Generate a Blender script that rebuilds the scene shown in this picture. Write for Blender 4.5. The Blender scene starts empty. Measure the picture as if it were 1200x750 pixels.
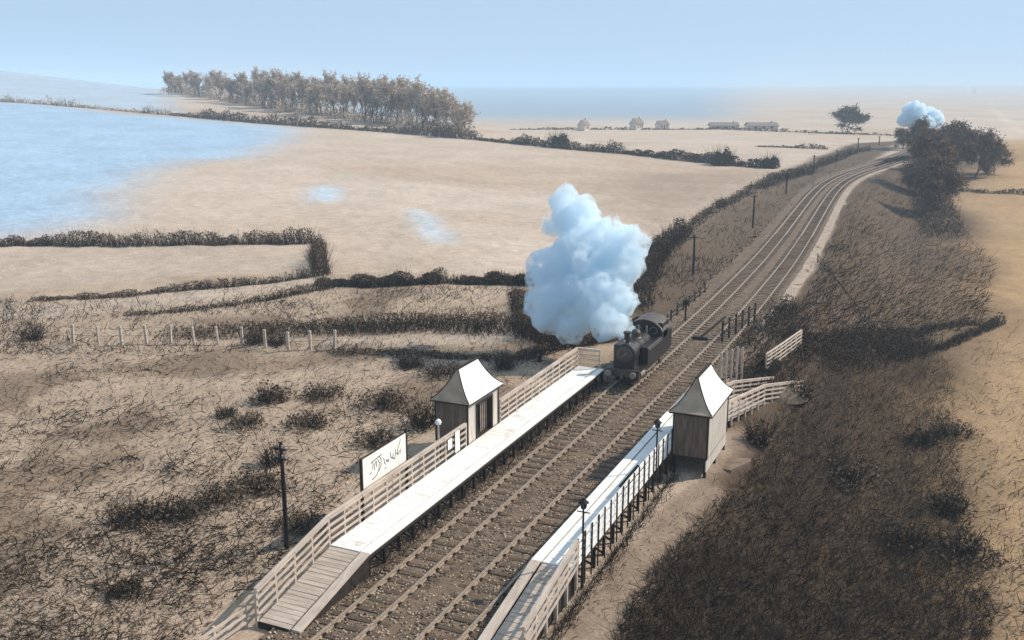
import bpy, math, random
import numpy as np
from mathutils import Vector, noise as mnoise

random.seed(7)
rng = np.random.default_rng(7)
scene = bpy.context.scene
COL = scene.collection

# ------------------------------------------------------------------ camera
FPX, TILT, YAW = 1150.0, math.atan(275 / 1150), math.radians(24.225)
CAM = np.array([17.749, -35.425, 20.0])
cam_data = bpy.data.cameras.new("camera")
cam_data.sensor_width = 36.0
cam_data.lens = FPX / 1200 * 36.0
cam_data.clip_end = 30000
cam = bpy.data.objects.new("camera", cam_data)
COL.objects.link(cam)
cam.location = CAM
cam.rotation_euler = (math.pi / 2 - TILT, 0, YAW)
scene.camera = cam
CT, STL = math.cos(TILT), math.sin(TILT)
CY, SY = math.cos(YAW), math.sin(YAW)


def cam_to_world(xc, yc):
    return CAM[0] + xc * CY - yc * SY, CAM[1] + xc * SY + yc * CY


def world_to_cam(x, y):
    dx, dy = x - CAM[0], y - CAM[1]
    return dx * CY + dy * SY, -dx * SY + dy * CY


def ray(px, py):
    a, b = px - 600.0, 375.0 - py
    d0, d1, d2 = a, FPX * CT + b * STL, -FPX * STL + b * CT
    return d0 * CY - d1 * SY, d0 * SY + d1 * CY, d2


def on_plane(px, py, z):
    dx, dy, dz = ray(px, py)
    k = (z - CAM[2]) / dz
    return CAM[0] + dx * k, CAM[1] + dy * k


# ------------------------------------------------------------------ track line and terrain
TC_Y = np.array([-80, 30, 45, 60, 80, 100, 120, 140, 160, 178, 195, 212, 232, 255, 290, 330, 380, 500], float)
TC_X = np.array([0, 0, 0, -.3, -.9, -1.9, -3.1, -4.3, -5.35, -5.9, -5.6, -4.3, -1.6, 1.2, 4.4, 8.5, 15, 32], float)


def tcx(y):
    return np.interp(y, TC_Y, TC_X)


# smooth the centre line a little
_ys = np.arange(-80, 500, 1.0)
_xs = tcx(_ys)
_k = np.ones(15) / 15
_xs = np.convolve(np.pad(_xs, 7, mode='edge'), _k, mode='valid')


def tcx(y):
    return np.interp(y, _ys, _xs)


def sstep(a, b, x):
    t = np.clip((x - a) / (b - a), 0, 1)
    return t * t * (3 - 2 * t)


def vnoise(x, y, seed=0):
    """cheap smooth value noise on arrays, -1..1"""
    x = np.asarray(x, float); y = np.asarray(y, float)
    xi, yi = np.floor(x).astype(np.int64), np.floor(y).astype(np.int64)
    fx, fy = x - xi, y - yi
    fx, fy = fx * fx * (3 - 2 * fx), fy * fy * (3 - 2 * fy)

    def h(i, j):
        n = (i * 374761393 + j * 668265263 + seed * 974711) & 0x7fffffff
        n = ((n ^ (n >> 13)) * 1274126177) & 0x7fffffff
        return ((n ^ (n >> 16)) & 0xffff) / 32767.5 - 1
    return (h(xi, yi) * (1 - fx) + h(xi + 1, yi) * fx) * (1 - fy) + (h(xi, yi + 1) * (1 - fx) + h(xi + 1, yi + 1) * fx) * fy


def fbm(x, y, seed=0, o=4):
    r = 0; a = .5
    for i in range(o):
        r = r + a * vnoise(x * 2 ** i, y * 2 ** i, seed + i * 17); a *= .5
    return r


def terrain(x, y):
    x = np.asarray(x, float); y = np.asarray(y, float)
    xc, yc = world_to_cam(x, y)
    lat = x - tcx(y)
    # long hill on the left
    d = (xc + 67) * -.673 + (yc - 130) * .740
    d = np.where(d > -20, 6 * np.logaddexp(0, d / 6), 0)
    hill = .053 * d
    e = (xc + 190) * .70 + (yc - 529) * .714
    e = 8 * np.logaddexp(0, e / 8)
    hill = np.maximum(0, hill - .22 * e)
    hill = np.where(yc > 60, hill, 0)
    z = -.35 + hill
    # rough ground, small hummocks
    near = sstep(9, 14, np.abs(lat + .0)) * (1 - sstep(150, 400, yc))
    z = z + near * (.28 * fbm(x * .12, y * .12, 3) + .16 * fbm(x * .5, y * .5, 5, 3))
    # valley field on the right of the railway
    depth = 4.6 - 3.2 * sstep(110, 260, y)
    depth = np.where(y < 20, 2.2 + 2.4 * sstep(-30, 20, y), depth)
    z = z - depth * sstep(6.5 + .0 * y, 17, lat) * (1 - sstep(900, 1500, yc))
    # low far downs near the horizon
    far = sstep(1500, 3600, yc)
    z = z + far * (10 + 16 * np.maximum(0, fbm(x * .0006, y * .0006, 11, 3) + .25))
    return z


def on_ground(px, py, n=14):
    px = np.asarray(px, float); py = np.asarray(py, float)
    if px.size < 300:
        # walk along each sight line until it meets the land
        D = np.geomspace(18, 9000, 500)[:, None]
        dx, dy, dz = ray(px[None], py[None])
        k = D / (dx * -SY + dy * CY)
        X, Y, Z = CAM[0] + dx * k, CAM[1] + dy * k, CAM[2] + dz * k
        g = Z - terrain(X, Y)
        hit = np.where((g < 0).any(0), (g < 0).argmax(0), len(D) - 1); i = np.arange(px.size); h0 = np.maximum(hit - 1, 0)
        a, b = g[h0, i], g[hit, i]
        t = np.where(a - b != 0, a / (a - b + 1e-12), 0).clip(0, 1)
        x = X[h0, i] * (1 - t) + X[hit, i] * t; y = Y[h0, i] * (1 - t) + Y[hit, i] * t
        return x, y, terrain(x, y)
    z = np.zeros_like(px)
    for _ in range(n):
        x, y = on_plane(px, py, z)
        z = .5 * z + .5 * np.minimum(terrain(x, y), 19)
    x, y = on_plane(px, py, z)
    return x, y, terrain(x, y)


def ground_pt(px, py):
    x, y, z = on_ground(np.array([px]), np.array([py]))
    return float(x[0]), float(y[0]), float(z[0])


# ------------------------------------------------------------------ materials
MATS = {}


def material(name, col, col2=None, scale=3.0, rough=.85, bump=0.0, detail=6.0, spec=.2, stretch=None, bump_scale=None, cut=(.35, .65), metal=0.0):
    m = bpy.data.materials.new(name); m.use_nodes = True
    nt = m.node_tree; N = nt.nodes; L = nt.links
    b = N["Principled BSDF"]
    b.inputs["Roughness"].default_value = rough
    b.inputs["Specular IOR Level"].default_value = spec
    b.inputs["Metallic"].default_value = metal
    tc = N.new("ShaderNodeTexCoord")
    mp = N.new("ShaderNodeMapping")
    L.new(tc.outputs["Object"], mp.inputs["Vector"])
    if stretch: mp.inputs["Scale"].default_value = stretch
    nz = N.new("ShaderNodeTexNoise")
    nz.inputs["Scale"].default_value = scale; nz.inputs["Detail"].default_value = detail; nz.inputs["Roughness"].default_value = .65
    L.new(mp.outputs["Vector"], nz.inputs["Vector"])
    rp = N.new("ShaderNodeValToRGB")
    c2 = col2 or tuple(c * .7 for c in col)
    rp.color_ramp.elements[0].position = cut[0]; rp.color_ramp.elements[0].color = (*c2, 1)
    rp.color_ramp.elements[1].position = cut[1]; rp.color_ramp.elements[1].color = (*col, 1)
    L.new(nz.outputs["Fac"], rp.inputs["Fac"])
    L.new(rp.outputs["Color"], b.inputs["Base Color"])
    if bump:
        bp = N.new("ShaderNodeBump"); bp.inputs["Strength"].default_value = bump; bp.inputs["Distance"].default_value = .05
        n2 = N.new("ShaderNodeTexNoise"); n2.inputs["Scale"].default_value = bump_scale or scale * 3; n2.inputs["Detail"].default_value = 4
        L.new(mp.outputs["Vector"], n2.inputs["Vector"]); L.new(n2.outputs["Fac"], bp.inputs["Height"]); L.new(bp.outputs["Normal"], b.inputs["Normal"])
    MATS[name] = m
    return m


material("white_paint", (.83, .81, .77), (.70, .66, .60), 2.2, .6, .15, cut=(.25, .5))
material("deck_white", (.80, .775, .735), (.60, .545, .48), .9, .75, .4, cut=(.30, .47), bump_scale=9)
material("pale_timber", (.56, .47, .39), (.40, .32, .26), 3.0, .8, .4, stretch=(1, .25, 1))
material("ramp_timber", (.54, .45, .37), (.36, .285, .225), 2.6, .85, .4, stretch=(.3, 2.0, 1))
material("dark_timber", (.045, .034, .027), (.02, .015, .012), 4, .85, .4)
material("tarred", (.018, .014, .012), (.009, .007, .006), 5, .7, .2)
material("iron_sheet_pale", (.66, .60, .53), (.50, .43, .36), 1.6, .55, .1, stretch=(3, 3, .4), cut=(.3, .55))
material("iron_sheet_shade", (.205, .148, .106), (.10, .072, .052), 2.0, .7, .1, stretch=(3, 3, .5))  # end walls: the sheet iron with its shade put into the colour
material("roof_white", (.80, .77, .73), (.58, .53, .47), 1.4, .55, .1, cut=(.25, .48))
material("roof_shade", (.42, .315, .225), (.27, .19, .13), 1.3, .75, .1, cut=(.3, .6))  # hip ends: the white roof with shade painted in as tan
material("leaf_russet", (.25, .172, .115), (.13, .09, .06), .5, .95, spec=.05)
material("rubble", (.23, .17, .12), (.13, .095, .066), 1.5, .95, .8)
material("interior", (.10, .075, .06), (.05, .04, .03), 3, .8)
material("rail_steel", (.34, .26, .19), (.20, .15, .11), 6, .5, .1, spec=.4)
material("sleeper", (.115, .08, .055), (.06, .042, .029), 5, .9, .5, stretch=(.4, 2, 1))
material("ballast", (.205, .145, .10), (.10, .07, .048), 1.6, .95, .9, detail=10, bump_scale=14, cut=(.33, .68))
material("path_pale", (.42, .33, .255), (.27, .205, .155), .9, .95, .5, bump_scale=6)
material("loco_black", (.022, .018, .016), (.012, .010, .009), 3, .42, .05, spec=.5)
material("loco_brown", (.10, .075, .058), (.05, .038, .03), 3, .5, .05, spec=.4)
material("loco_steel", (.3, .26, .22), (.18, .15, .12), 8, .4, .05, spec=.6)
material("glass_dark", (.05, .05, .055), (.03, .03, .033), 2, .1, 0, spec=.8)
material("twig_dark", (0.036, 0.025, 0.017), (0.02, 0.014, 0.0095), 4, .95, spec=.04)
material("twig_brown", (0.12, 0.084, 0.058), (0.065, 0.046, 0.032), 4, .95, spec=.04)
material("twig_grey", (0.36, 0.285, 0.225), (0.22, 0.17, 0.13), 2, .95, spec=.04)
material("leaf_brown", (0.16, 0.112, 0.075), (0.085, 0.06, 0.04), .7, .9, spec=.04)
material("leaf_dark", (.105, .074, .05), (.05, .035, .024), .7, .9, spec=.04)
material("leaf_tan", (0.6, 0.49, 0.385), (0.44, 0.35, 0.265), .3, .9, spec=.04)
material("straw", (0.5, 0.39, 0.29), (0.33, 0.25, 0.18), .6, .95, spec=.04)
material("letter_ink", (.05, .04, .035), (.03, .025, .02), 3, .8)
material("house_wall", (.66, .60, .52), (.5, .44, .37), .8, .9)
material("house_roof", (.26, .21, .18), (.16, .13, .11), 1.2, .85)
material("glass_pale", (.55, .58, .60), (.4, .42, .44), 2, .25)


def ground_material():
    m = bpy.data.materials.new("ground_cover"); m.use_nodes = True
    nt = m.node_tree; N = nt.nodes; L = nt.links
    b = N["Principled BSDF"]; b.inputs["Roughness"].default_value = .97; b.inputs["Specular IOR Level"].default_value = .05
    at = N.new("ShaderNodeAttribute"); at.attribute_name = "cover"
    tc = N.new("ShaderNodeTexCoord")
    prev = at.outputs["Color"]
    for sc, lo, hi, det, p0, p1 in ((.09, .90, 1.08, 5, .3, .7), (.7, .86, 1.10, 6, .3, .7), (5.0, .72, 1.16, 6, .3, .7), (24.0, .80, 1.12, 3, .35, .65)):
        nz = N.new("ShaderNodeTexNoise"); nz.inputs["Scale"].default_value = sc; nz.inputs["Detail"].default_value = det; nz.inputs["Roughness"].default_value = .6
        L.new(tc.outputs["Object"], nz.inputs["Vector"])
        mr = N.new("ShaderNodeMapRange"); mr.inputs[1].default_value = p0; mr.inputs[2].default_value = p1
        mr.inputs[3].default_value = lo; mr.inputs[4].default_value = hi
        L.new(nz.outputs["Fac"], mr.inputs[0])
        mx = N.new("ShaderNodeVectorMath"); mx.operation = 'SCALE'
        L.new(prev, mx.inputs[0]); L.new(mr.outputs[0], mx.inputs["Scale"])
        prev = mx.outputs[0]
    L.new(prev, b.inputs["Base Color"])
    bp = N.new("ShaderNodeBump"); bp.inputs["Strength"].default_value = .5; bp.inputs["Distance"].default_value = .12
    n2 = N.new("ShaderNodeTexNoise"); n2.inputs["Scale"].default_value = 2.6; n2.inputs["Detail"].default_value = 8
    L.new(tc.outputs["Object"], n2.inputs["Vector"]); L.new(n2.outputs["Fac"], bp.inputs["Height"]); L.new(bp.outputs["Normal"], b.inputs["Normal"])
    MATS["ground_cover"] = m


ground_material()

# ------------------------------------------------------------------ mesh helpers


class MB:
    def __init__(self):
        self.v = []; self.f = []

    def add(self, vs, fs):
        o = len(self.v)
        self.v.extend([tuple(map(float, p)) for p in vs])
        self.f.extend([tuple(i + o for i in q) for q in fs])
        return self

    def box(self, x0, x1, y0, y1, z0, z1):
        vs = [(x0, y0, z0), (x1, y0, z0), (x1, y1, z0), (x0, y1, z0), (x0, y0, z1), (x1, y0, z1), (x1, y1, z1), (x0, y1, z1)]
        return self.add(vs, [(0, 3, 2, 1), (4, 5, 6, 7), (0, 1, 5, 4), (1, 2, 6, 5), (2, 3, 7, 6), (3, 0, 4, 7)])

    def bar(self, p, q, w, h, up=(0, 0, 1)):
        p, q = Vector(p), Vector(q); d = (q - p)
        if d.length < 1e-6: return self
        d.normalize(); u = Vector(up)
        s = d.cross(u)
        if s.length < 1e-3: s = d.cross(Vector((0, 1, 0)))
        s.normalize(); u = s.cross(d).normalized()
        vs = []
        for c in (p, q):
            for a, b in ((-1, -1), (1, -1), (1, 1), (-1, 1)):
                vs.append(c + s * (a * w / 2) + u * (b * h / 2))
        return self.add(vs, [(3, 2, 1, 0), (4, 5, 6, 7), (0, 1, 5, 4), (1, 2, 6, 5), (2, 3, 7, 6), (3, 0, 4, 7)])

    def tube(self, pts, rad, n=6, cap=True):
        pts = [Vector(p) for p in pts]
        k = len(pts); vs = []; fs = []
        ref = Vector((.31, .17, .93)).normalized()
        for i in range(k):
            d = (pts[min(i + 1, k - 1)] - pts[max(i - 1, 0)])
            d = d.normalized() if d.length > 1e-7 else Vector((0, 0, 1))
            r = ref if abs(d.dot(ref)) < .95 else Vector((1, 0, 0))
            a = d.cross(r).normalized(); b = d.cross(a)
            rr = rad[i] if hasattr(rad, '__len__') else rad
            for j in range(n):
                t = 2 * math.pi * j / n
                vs.append(pts[i] + (a * math.cos(t) + b * math.sin(t)) * rr)
        for i in range(k - 1):
            for j in range(n):
                fs.append((i * n + j, i * n + (j + 1) % n, (i + 1) * n + (j + 1) % n, (i + 1) * n + j))
        if cap:
            fs.append(tuple(range(n - 1, -1, -1))); fs.append(tuple((k - 1) * n + j for j in range(n)))
        return self.add(vs, fs)

    def lathe(self, c, prof, n=16, axis='z'):
        """prof: list of (offset along axis, radius)"""
        vs = []; fs = []
        for h, r in prof:
            for j in range(n):
                t = 2 * math.pi * j / n
                a, b = r * math.cos(t), r * math.sin(t)
                vs.append({'z': (c[0] + a, c[1] + b, c[2] + h), 'y': (c[0] + a, c[1] + h, c[2] + b), 'x': (c[0] + h, c[1] + a, c[2] + b)}[axis])
        k = len(prof)
        for i in range(k - 1):
            for j in range(n):
                fs.append((i * n + j, i * n + (j + 1) % n, (i + 1) * n + (j + 1) % n, (i + 1) * n + j))
        fs.append(tuple(range(n - 1, -1, -1))); fs.append(tuple((k - 1) * n + j for j in range(n)))
        return self.add(vs, fs)

    def prism(self, poly, y0, y1, plane='xz'):
        n = len(poly)
        if plane == 'xz':
            vs = [(a, y0, b) for a, b in poly] + [(a, y1, b) for a, b in poly]
        elif plane == 'yz':
            vs = [(y0, a, b) for a, b in poly] + [(y1, a, b) for a, b in poly]
        else:
            vs = [(a, b, y0) for a, b in poly] + [(a, b, y1) for a, b in poly]
        fs = [tuple(range(n - 1, -1, -1)), tuple(range(n, 2 * n))] + [(i, (i + 1) % n, n + (i + 1) % n, n + i) for i in range(n)]
        return self.add(vs, fs)


def new_mesh(name, V, F, mat, smooth=False):
    me = bpy.data.meshes.new(name)
    me.from_pydata(V, [], F)
    if mat: me.materials.append(MATS[mat])
    if smooth: me.polygons.foreach_set("use_smooth", [True] * len(me.polygons))
    me.update()
    return me


def wloc(o):
    v = Vector((0, 0, 0))
    while o is not None:
        v = v + Vector(o.location); o = o.parent
    return v


def obj(name, mb, mat, parent=None, smooth=False, origin=None):
    """link one mesh object; vertices are given in world space"""
    base = wloc(parent) if parent is not None else Vector((0, 0, 0))
    org = Vector(origin) if origin is not None else base
    V = [(a - org.x, b - org.y, c - org.z) for a, b, c in mb.v]
    o = bpy.data.objects.new(name, new_mesh(name, V, mb.f, mat, smooth))
    COL.objects.link(o)
    if parent is not None:
        o.parent = parent
    o.location = org - base
    return o


def arr_obj(name, V, Q, mat, parent=None):
    """fast path: numpy verts (n,3) world space and quads (m,4)"""
    base = wloc(parent) if parent is not None else Vector((0, 0, 0))
    V = np.asarray(V, np.float32) - np.array(base, np.float32)
    me = bpy.data.meshes.new(name)
    me.vertices.add(len(V)); me.vertices.foreach_set("co", V.ravel())
    Q = np.asarray(Q, np.int32)
    k = Q.shape[1]
    me.loops.add(Q.size); me.loops.foreach_set("vertex_index", Q.ravel())
    me.polygons.add(len(Q)); me.polygons.foreach_set("loop_start", np.arange(0, Q.size, k, dtype=np.int32))
    me.polygons.foreach_set("loop_total", np.full(len(Q), k, np.int32))
    if mat: me.materials.append(MATS[mat])
    me.update(calc_edges=True); me.validate()
    o = bpy.data.objects.new(name, me); COL.objects.link(o)
    if parent is not None: o.parent = parent
    return o


def tag(o, label=None, cat=None, group=None, kind=None):
    if label: o["label"] = label
    if cat: o["category"] = cat
    if group: o["group"] = group
    if kind: o["kind"] = kind
    return o


def thing(name, loc, label, cat, group=None):
    o = bpy.data.objects.new(name, None); o.empty_display_size = .3
    COL.objects.link(o); o.location = loc
    return tag(o, label, cat, group)


def dup(root, loc, rz=0, scale=1.0, label=None):
    r = root.copy(); COL.objects.link(r)
    r.location = loc; r.rotation_euler = (0, 0, rz)
    r.scale = scale if hasattr(scale, '__len__') else (scale,) * 3
    if label: r["label"] = label
    for ch in list(root.children):
        c = ch.copy(); COL.objects.link(c); c.parent = r
        for g in list(ch.children):
            d = g.copy(); COL.objects.link(d); d.parent = c
    return r


# ---- many thin bent stems at once (three-sided, tapered)
def stems(base, direction, length, bend, width, seg=3, wig=0.0):
    """base (n,3), direction (n,3) unit, length (n), bend (n,3) sideways offset at the tip, width (n)"""
    n = len(base)
    ts = np.linspace(0, 1, seg + 1)
    ref = rng.normal(size=(n, 3)); a = np.cross(direction, ref); a /= np.linalg.norm(a, axis=1)[:, None] + 1e-9
    b = np.cross(direction, a)
    V = np.zeros((n, seg + 1, 3, 3)); ph = rng.uniform(0, 6.28, n); wv = rng.uniform(5, 9, n)
    for i, t in enumerate(ts):
        c = base + direction * (length * t)[:, None] + bend * (t * t) + a * (wig * length * (np.sin(ph + wv * t) - np.sin(ph)))[:, None]
        w = width * (1 - .75 * t) * .5
        for j in range(3):
            an = 2 * math.pi * j / 3
            V[:, i, j] = c + (a * math.cos(an) + b * math.sin(an)) * w[:, None]
    idx = np.arange(n)[:, None, None, None] * ((seg + 1) * 3)
    q = []
    for i in range(seg):
        for j in range(3):
            q.append([i * 3 + j, i * 3 + (j + 1) % 3, (i + 1) * 3 + (j + 1) % 3, (i + 1) * 3 + j])
    q = np.array(q)
    Q = (np.arange(n)[:, None, None] * ((seg + 1) * 3) + q[None]).reshape(-1, 4)
    return V.reshape(-1, 3), Q


def leaves(c, size):
    """c (n,3) centres, size (n): little bent leaf quads in all directions"""
    n = len(c)
    u = rng.normal(size=(n, 3)); u /= np.linalg.norm(u, axis=1)[:, None]
    w = np.cross(u, rng.normal(size=(n, 3))); w /= np.linalg.norm(w, axis=1)[:, None] + 1e-9
    s = size[:, None]
    V = np.stack([c - u * s, c - w * s * .6, c + u * s, c + w * s * .6], 1).reshape(-1, 3)
    return V, np.arange(4 * n).reshape(-1, 4)


def unit(v):
    return v / (np.linalg.norm(v, axis=1)[:, None] + 1e-9)


def join(parts):
    Vs, Qs, o = [], [], 0
    for V, Q in parts:
        Vs.append(V); Qs.append(Q + o); o += len(V)
    return np.concatenate(Vs), np.concatenate(Qs)


# ------------------------------------------------------------------ sky, sun, render settings
SUN_EL, SUN_AZ_VEC = math.radians(39), (0.74, 0.673)   # towards the sun: right of the line, a little beyond
az = math.atan2(SUN_AZ_VEC[0], SUN_AZ_VEC[1])           # clockwise from +Y
HAZE = .00045
VEIL, VEIL_COL = .6, (4.7, 6.3, 7.9)
world = bpy.data.worlds.new("World"); scene.world = world
world.use_nodes = True
wn, wl = world.node_tree.nodes, world.node_tree.links
sky = wn.new("ShaderNodeTexSky"); sky.sky_type = 'NISHITA'; sky.sun_disc = False
sky.sun_elevation = SUN_EL; sky.sun_rotation = az
sky.air_density = 1.0; sky.dust_density = .6; sky.ozone_density = 1.4
# an even pale blue sky: the Nishita sky looked up well above its yellow horizon band, under a thin veil
geo = wn.new("ShaderNodeTexCoord")
vm = wn.new("ShaderNodeVectorMath"); vm.operation = 'MULTIPLY_ADD'; vm.inputs[1].default_value = (1, 1, 1); vm.inputs[2].default_value = (0, 0, .34)
wl.new(geo.outputs["Generated"], vm.inputs[0])
vn = wn.new("ShaderNodeVectorMath"); vn.operation = 'NORMALIZE'; wl.new(vm.outputs[0], vn.inputs[0]); wl.new(vn.outputs[0], sky.inputs[0])
veil = wn.new("ShaderNodeMixRGB"); veil.inputs[0].default_value = VEIL; veil.inputs[2].default_value = (*VEIL_COL, 1)
wl.new(sky.outputs[0], veil.inputs[1]); wl.new(veil.outputs[0], wn["Background"].inputs["Color"])
wn["Background"].inputs["Strength"].default_value = .12
sd = bpy.data.lights.new("sun", 'SUN'); sd.energy = 4.6; sd.angle = math.radians(.5); sd.color = (1, .905, .77)
so = bpy.data.objects.new("sun", sd); COL.objects.link(so)
tosun = Vector((SUN_AZ_VEC[0] * math.cos(SUN_EL), SUN_AZ_VEC[1] * math.cos(SUN_EL), math.sin(SUN_EL))).normalized()
so.rotation_euler = (-tosun).to_track_quat('-Z', 'Y').to_euler(); so.location = (60, 20, 90)
scene.view_settings.view_transform = 'Standard'; scene.view_settings.look = 'None'
scene.view_settings.exposure = 0.15; scene.view_settings.gamma = 1
scene.view_settings.use_curve_mapping = False
scene.render.engine = 'CYCLES'
scene.cycles.max_bounces = 16; scene.cycles.diffuse_bounces = 3; scene.cycles.volume_bounces = 14
scene.cycles.use_denoising = True

# ------------------------------------------------------------------ ground sheet


def poly_mask(x, y, pix, warp=0., wscale=.05, soft=0., seed=1):
    """soft mask of the ground area whose outline passes through ground points pix"""
    gx, gy, _ = on_ground(np.array([p[0] for p in pix]), np.array([p[1] for p in pix]))
    x = x + warp * fbm(x * wscale, y * wscale, seed); y = y + warp * fbm(x * wscale, y * wscale, seed + 50)
    tot = np.zeros_like(x)
    offs = [(0, 0)] if soft == 0 else [(soft * r * math.cos(a), soft * r * math.sin(a)) for r in (.35, .75, 1.1) for a in np.arange(0, 6.28, .9)]
    for ox, oy in offs:
        ins = np.zeros(x.shape, bool); X, Y = x + ox, y + oy
        n = len(gx); j = n - 1
        for i in range(n):
            c = ((gy[i] > Y) != (gy[j] > Y)) & (X < (gx[j] - gx[i]) * (Y - gy[i]) / (gy[j] - gy[i] + 1e-12) + gx[i])
            ins ^= c; j = i
        tot += ins
    return tot / len(offs)


def mix(c, col, m):
    return c * (1 - m[:, None]) + np.array(col)[None] * m[:, None]


def cover_colour(x, y):
    xc, yc = world_to_cam(x, y)
    lat = x - tcx(y)
    n1 = fbm(x * .035, y * .035, 21); n2 = fbm(x * .15, y * .15, 31)
    c = np.tile(np.array([[.53, .42, .33]]), (len(x), 1))          # dry pale pasture
    c = mix(c, (.42, .305, .215), sstep(.0, .5, fbm(x * .02, y * .02, 41)) * .5)
    c = mix(c, (.60, .495, .405), sstep(.05, .5, fbm(x * .017, y * .03, 43)) * .6)
    # flat far country, with the blue of distant haze mixed into its colour
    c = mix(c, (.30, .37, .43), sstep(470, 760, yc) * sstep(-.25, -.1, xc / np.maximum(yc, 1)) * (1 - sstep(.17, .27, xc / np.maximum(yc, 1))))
    # rough field, near left
    rough = (1 - sstep(95, 112, yc)) * (lat < 0)
    c = mix(c, (.40, .30, .218), rough)
    c = mix(c, (.205, .146, .10), rough * sstep(-.03, .3, n2 + .4 * n1) * .8)
    c = mix(c, (.46, .355, .262), rough * sstep(.05, .4, fbm(x * .08, y * .08, 77)) * .7)
    # bands of scrub below the two hedges, then the pale headland
    # pale blue areas on the hill
    m = poly_mask(x, y, [(-160, 285), (20, 268), (110, 262), (150, 228), (200, 200), (300, 182), (330, 150), (150, 134), (0, 120), (-160, 108)], 14, .02, 9)
    c = mix(c, (.36, .50, .64), m * .95)
    m = sstep(2, 16, (xc - 66) * .4457 + (yc - 251) * .895) * (1 - sstep(-.37, -.31, xc / np.maximum(yc, 1))) * (yc > 200)
    c = mix(c, (.40, .52, .63), m * .8)
    m = poly_mask(x, y, [(366, 232), (376, 238), (392, 234), (396, 222), (384, 216), (370, 220)], 1, .2, 3)
    c = mix(c, (.45, .58, .70), m)
    m = poly_mask(x, y, [(482, 243), (494, 246), (512, 262), (527, 284), (518, 288), (500, 276), (488, 262)], 1, .2, 2.2)
    c = mix(c, (.52, .60, .66), m)
    # brown land between the boundary scrub and the line
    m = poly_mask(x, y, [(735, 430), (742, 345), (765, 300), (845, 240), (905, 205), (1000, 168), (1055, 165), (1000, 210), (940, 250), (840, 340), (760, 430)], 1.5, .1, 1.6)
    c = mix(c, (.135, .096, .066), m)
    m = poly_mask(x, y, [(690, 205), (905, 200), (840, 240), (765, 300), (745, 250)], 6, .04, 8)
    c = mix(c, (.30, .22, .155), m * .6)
    # right-hand side of the line
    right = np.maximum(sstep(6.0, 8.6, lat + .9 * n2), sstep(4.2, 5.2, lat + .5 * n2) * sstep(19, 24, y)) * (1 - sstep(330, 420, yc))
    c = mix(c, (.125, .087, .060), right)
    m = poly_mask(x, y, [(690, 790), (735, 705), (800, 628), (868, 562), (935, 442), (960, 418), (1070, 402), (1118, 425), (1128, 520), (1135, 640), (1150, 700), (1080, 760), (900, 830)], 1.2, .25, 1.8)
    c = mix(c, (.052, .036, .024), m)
    m = poly_mask(x, y, [(1145, 420), (1175, 375), (1175, 300), (1110, 225), (1190, 190), (1700, 160), (1700, 900), (1230, 900), (1165, 700), (1140, 560)], 4, .06, 3.5)
    c = mix(c, (.36, .25, .155), m)
    m = poly_mask(x, y, [(1165, 320), (1175, 240), (1160, 165), (1500, 140), (1900, 300), (1900, 760), (1200, 760), (1185, 520)], 6, .06, 10)
    c = mix(c, (.45, .285, .14), m * .85)
    # trodden path behind the right platform
    m = poly_mask(x, y, [(590, 800), (700, 800), (735, 705), (800, 628), (846, 578), (838, 566), (785, 585), (700, 668), (640, 742)], .5, .4, .5)
    c = mix(c, (.27, .20, .145), m)
    # pale headland lane between the scrub rows on the left
    for pp in ([(-60, 368), (120, 352), (390, 322), (392, 334), (130, 365), (-60, 380)], [(-200, 345), (0, 342), (360, 312), (362, 288), (0, 290), (-200, 292)],
               [(380, 395), (610, 388), (610, 402), (380, 408)]):
        m = poly_mask(x, y, pp, .8, .15, 1.2)
        c = mix(c, (.47, .375, .295), m * .8)
    return np.clip(c, 0, 1)


def build_ground():
    f = math.degrees(YAW)
    angs = np.concatenate([np.linspace(-180, -42, 60, endpoint=False), np.linspace(-42, 42, 620, endpoint=False), np.linspace(42, 180, 60, endpoint=False)])
    th = np.radians(angs)
    rr = np.concatenate([np.linspace(2, 24, 6), np.geomspace(26, 420, 430), np.geomspace(430, 12000, 110)])
    A, R = np.meshgrid(th, rr)
    xc, yc = (R * np.sin(A)).ravel(), (R * np.cos(A)).ravel()
    x, y = cam_to_world(xc, yc)
    z = terrain(x, y)
    # keep the sheet under the track bed
    lat = np.abs(x - tcx(y))
    z = np.where(lat < 3.6, np.minimum(z, -.33), z)
    na, nr = len(th), len(rr)
    i = np.arange(nr - 1)[:, None] * na; j = np.arange(na)[None]
    j2 = (j + 1) % na
    Q = np.stack([i + j, i + j2, i + na + j2, i + na + j], -1).reshape(-1, 4)
    V = np.stack([x, y, z], 1)
    # close the middle
    V = np.concatenate([V, [[CAM[0], CAM[1], float(terrain(CAM[0], CAM[1]))]]])
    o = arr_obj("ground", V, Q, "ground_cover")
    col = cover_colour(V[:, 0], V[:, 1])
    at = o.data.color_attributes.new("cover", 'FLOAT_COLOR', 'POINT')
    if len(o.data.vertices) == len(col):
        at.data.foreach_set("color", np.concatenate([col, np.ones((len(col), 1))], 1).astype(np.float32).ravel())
    o.data.polygons.foreach_set("use_smooth", [True] * len(o.data.polygons))
    tag(o, kind="structure")
    return o


build_ground()


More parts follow.
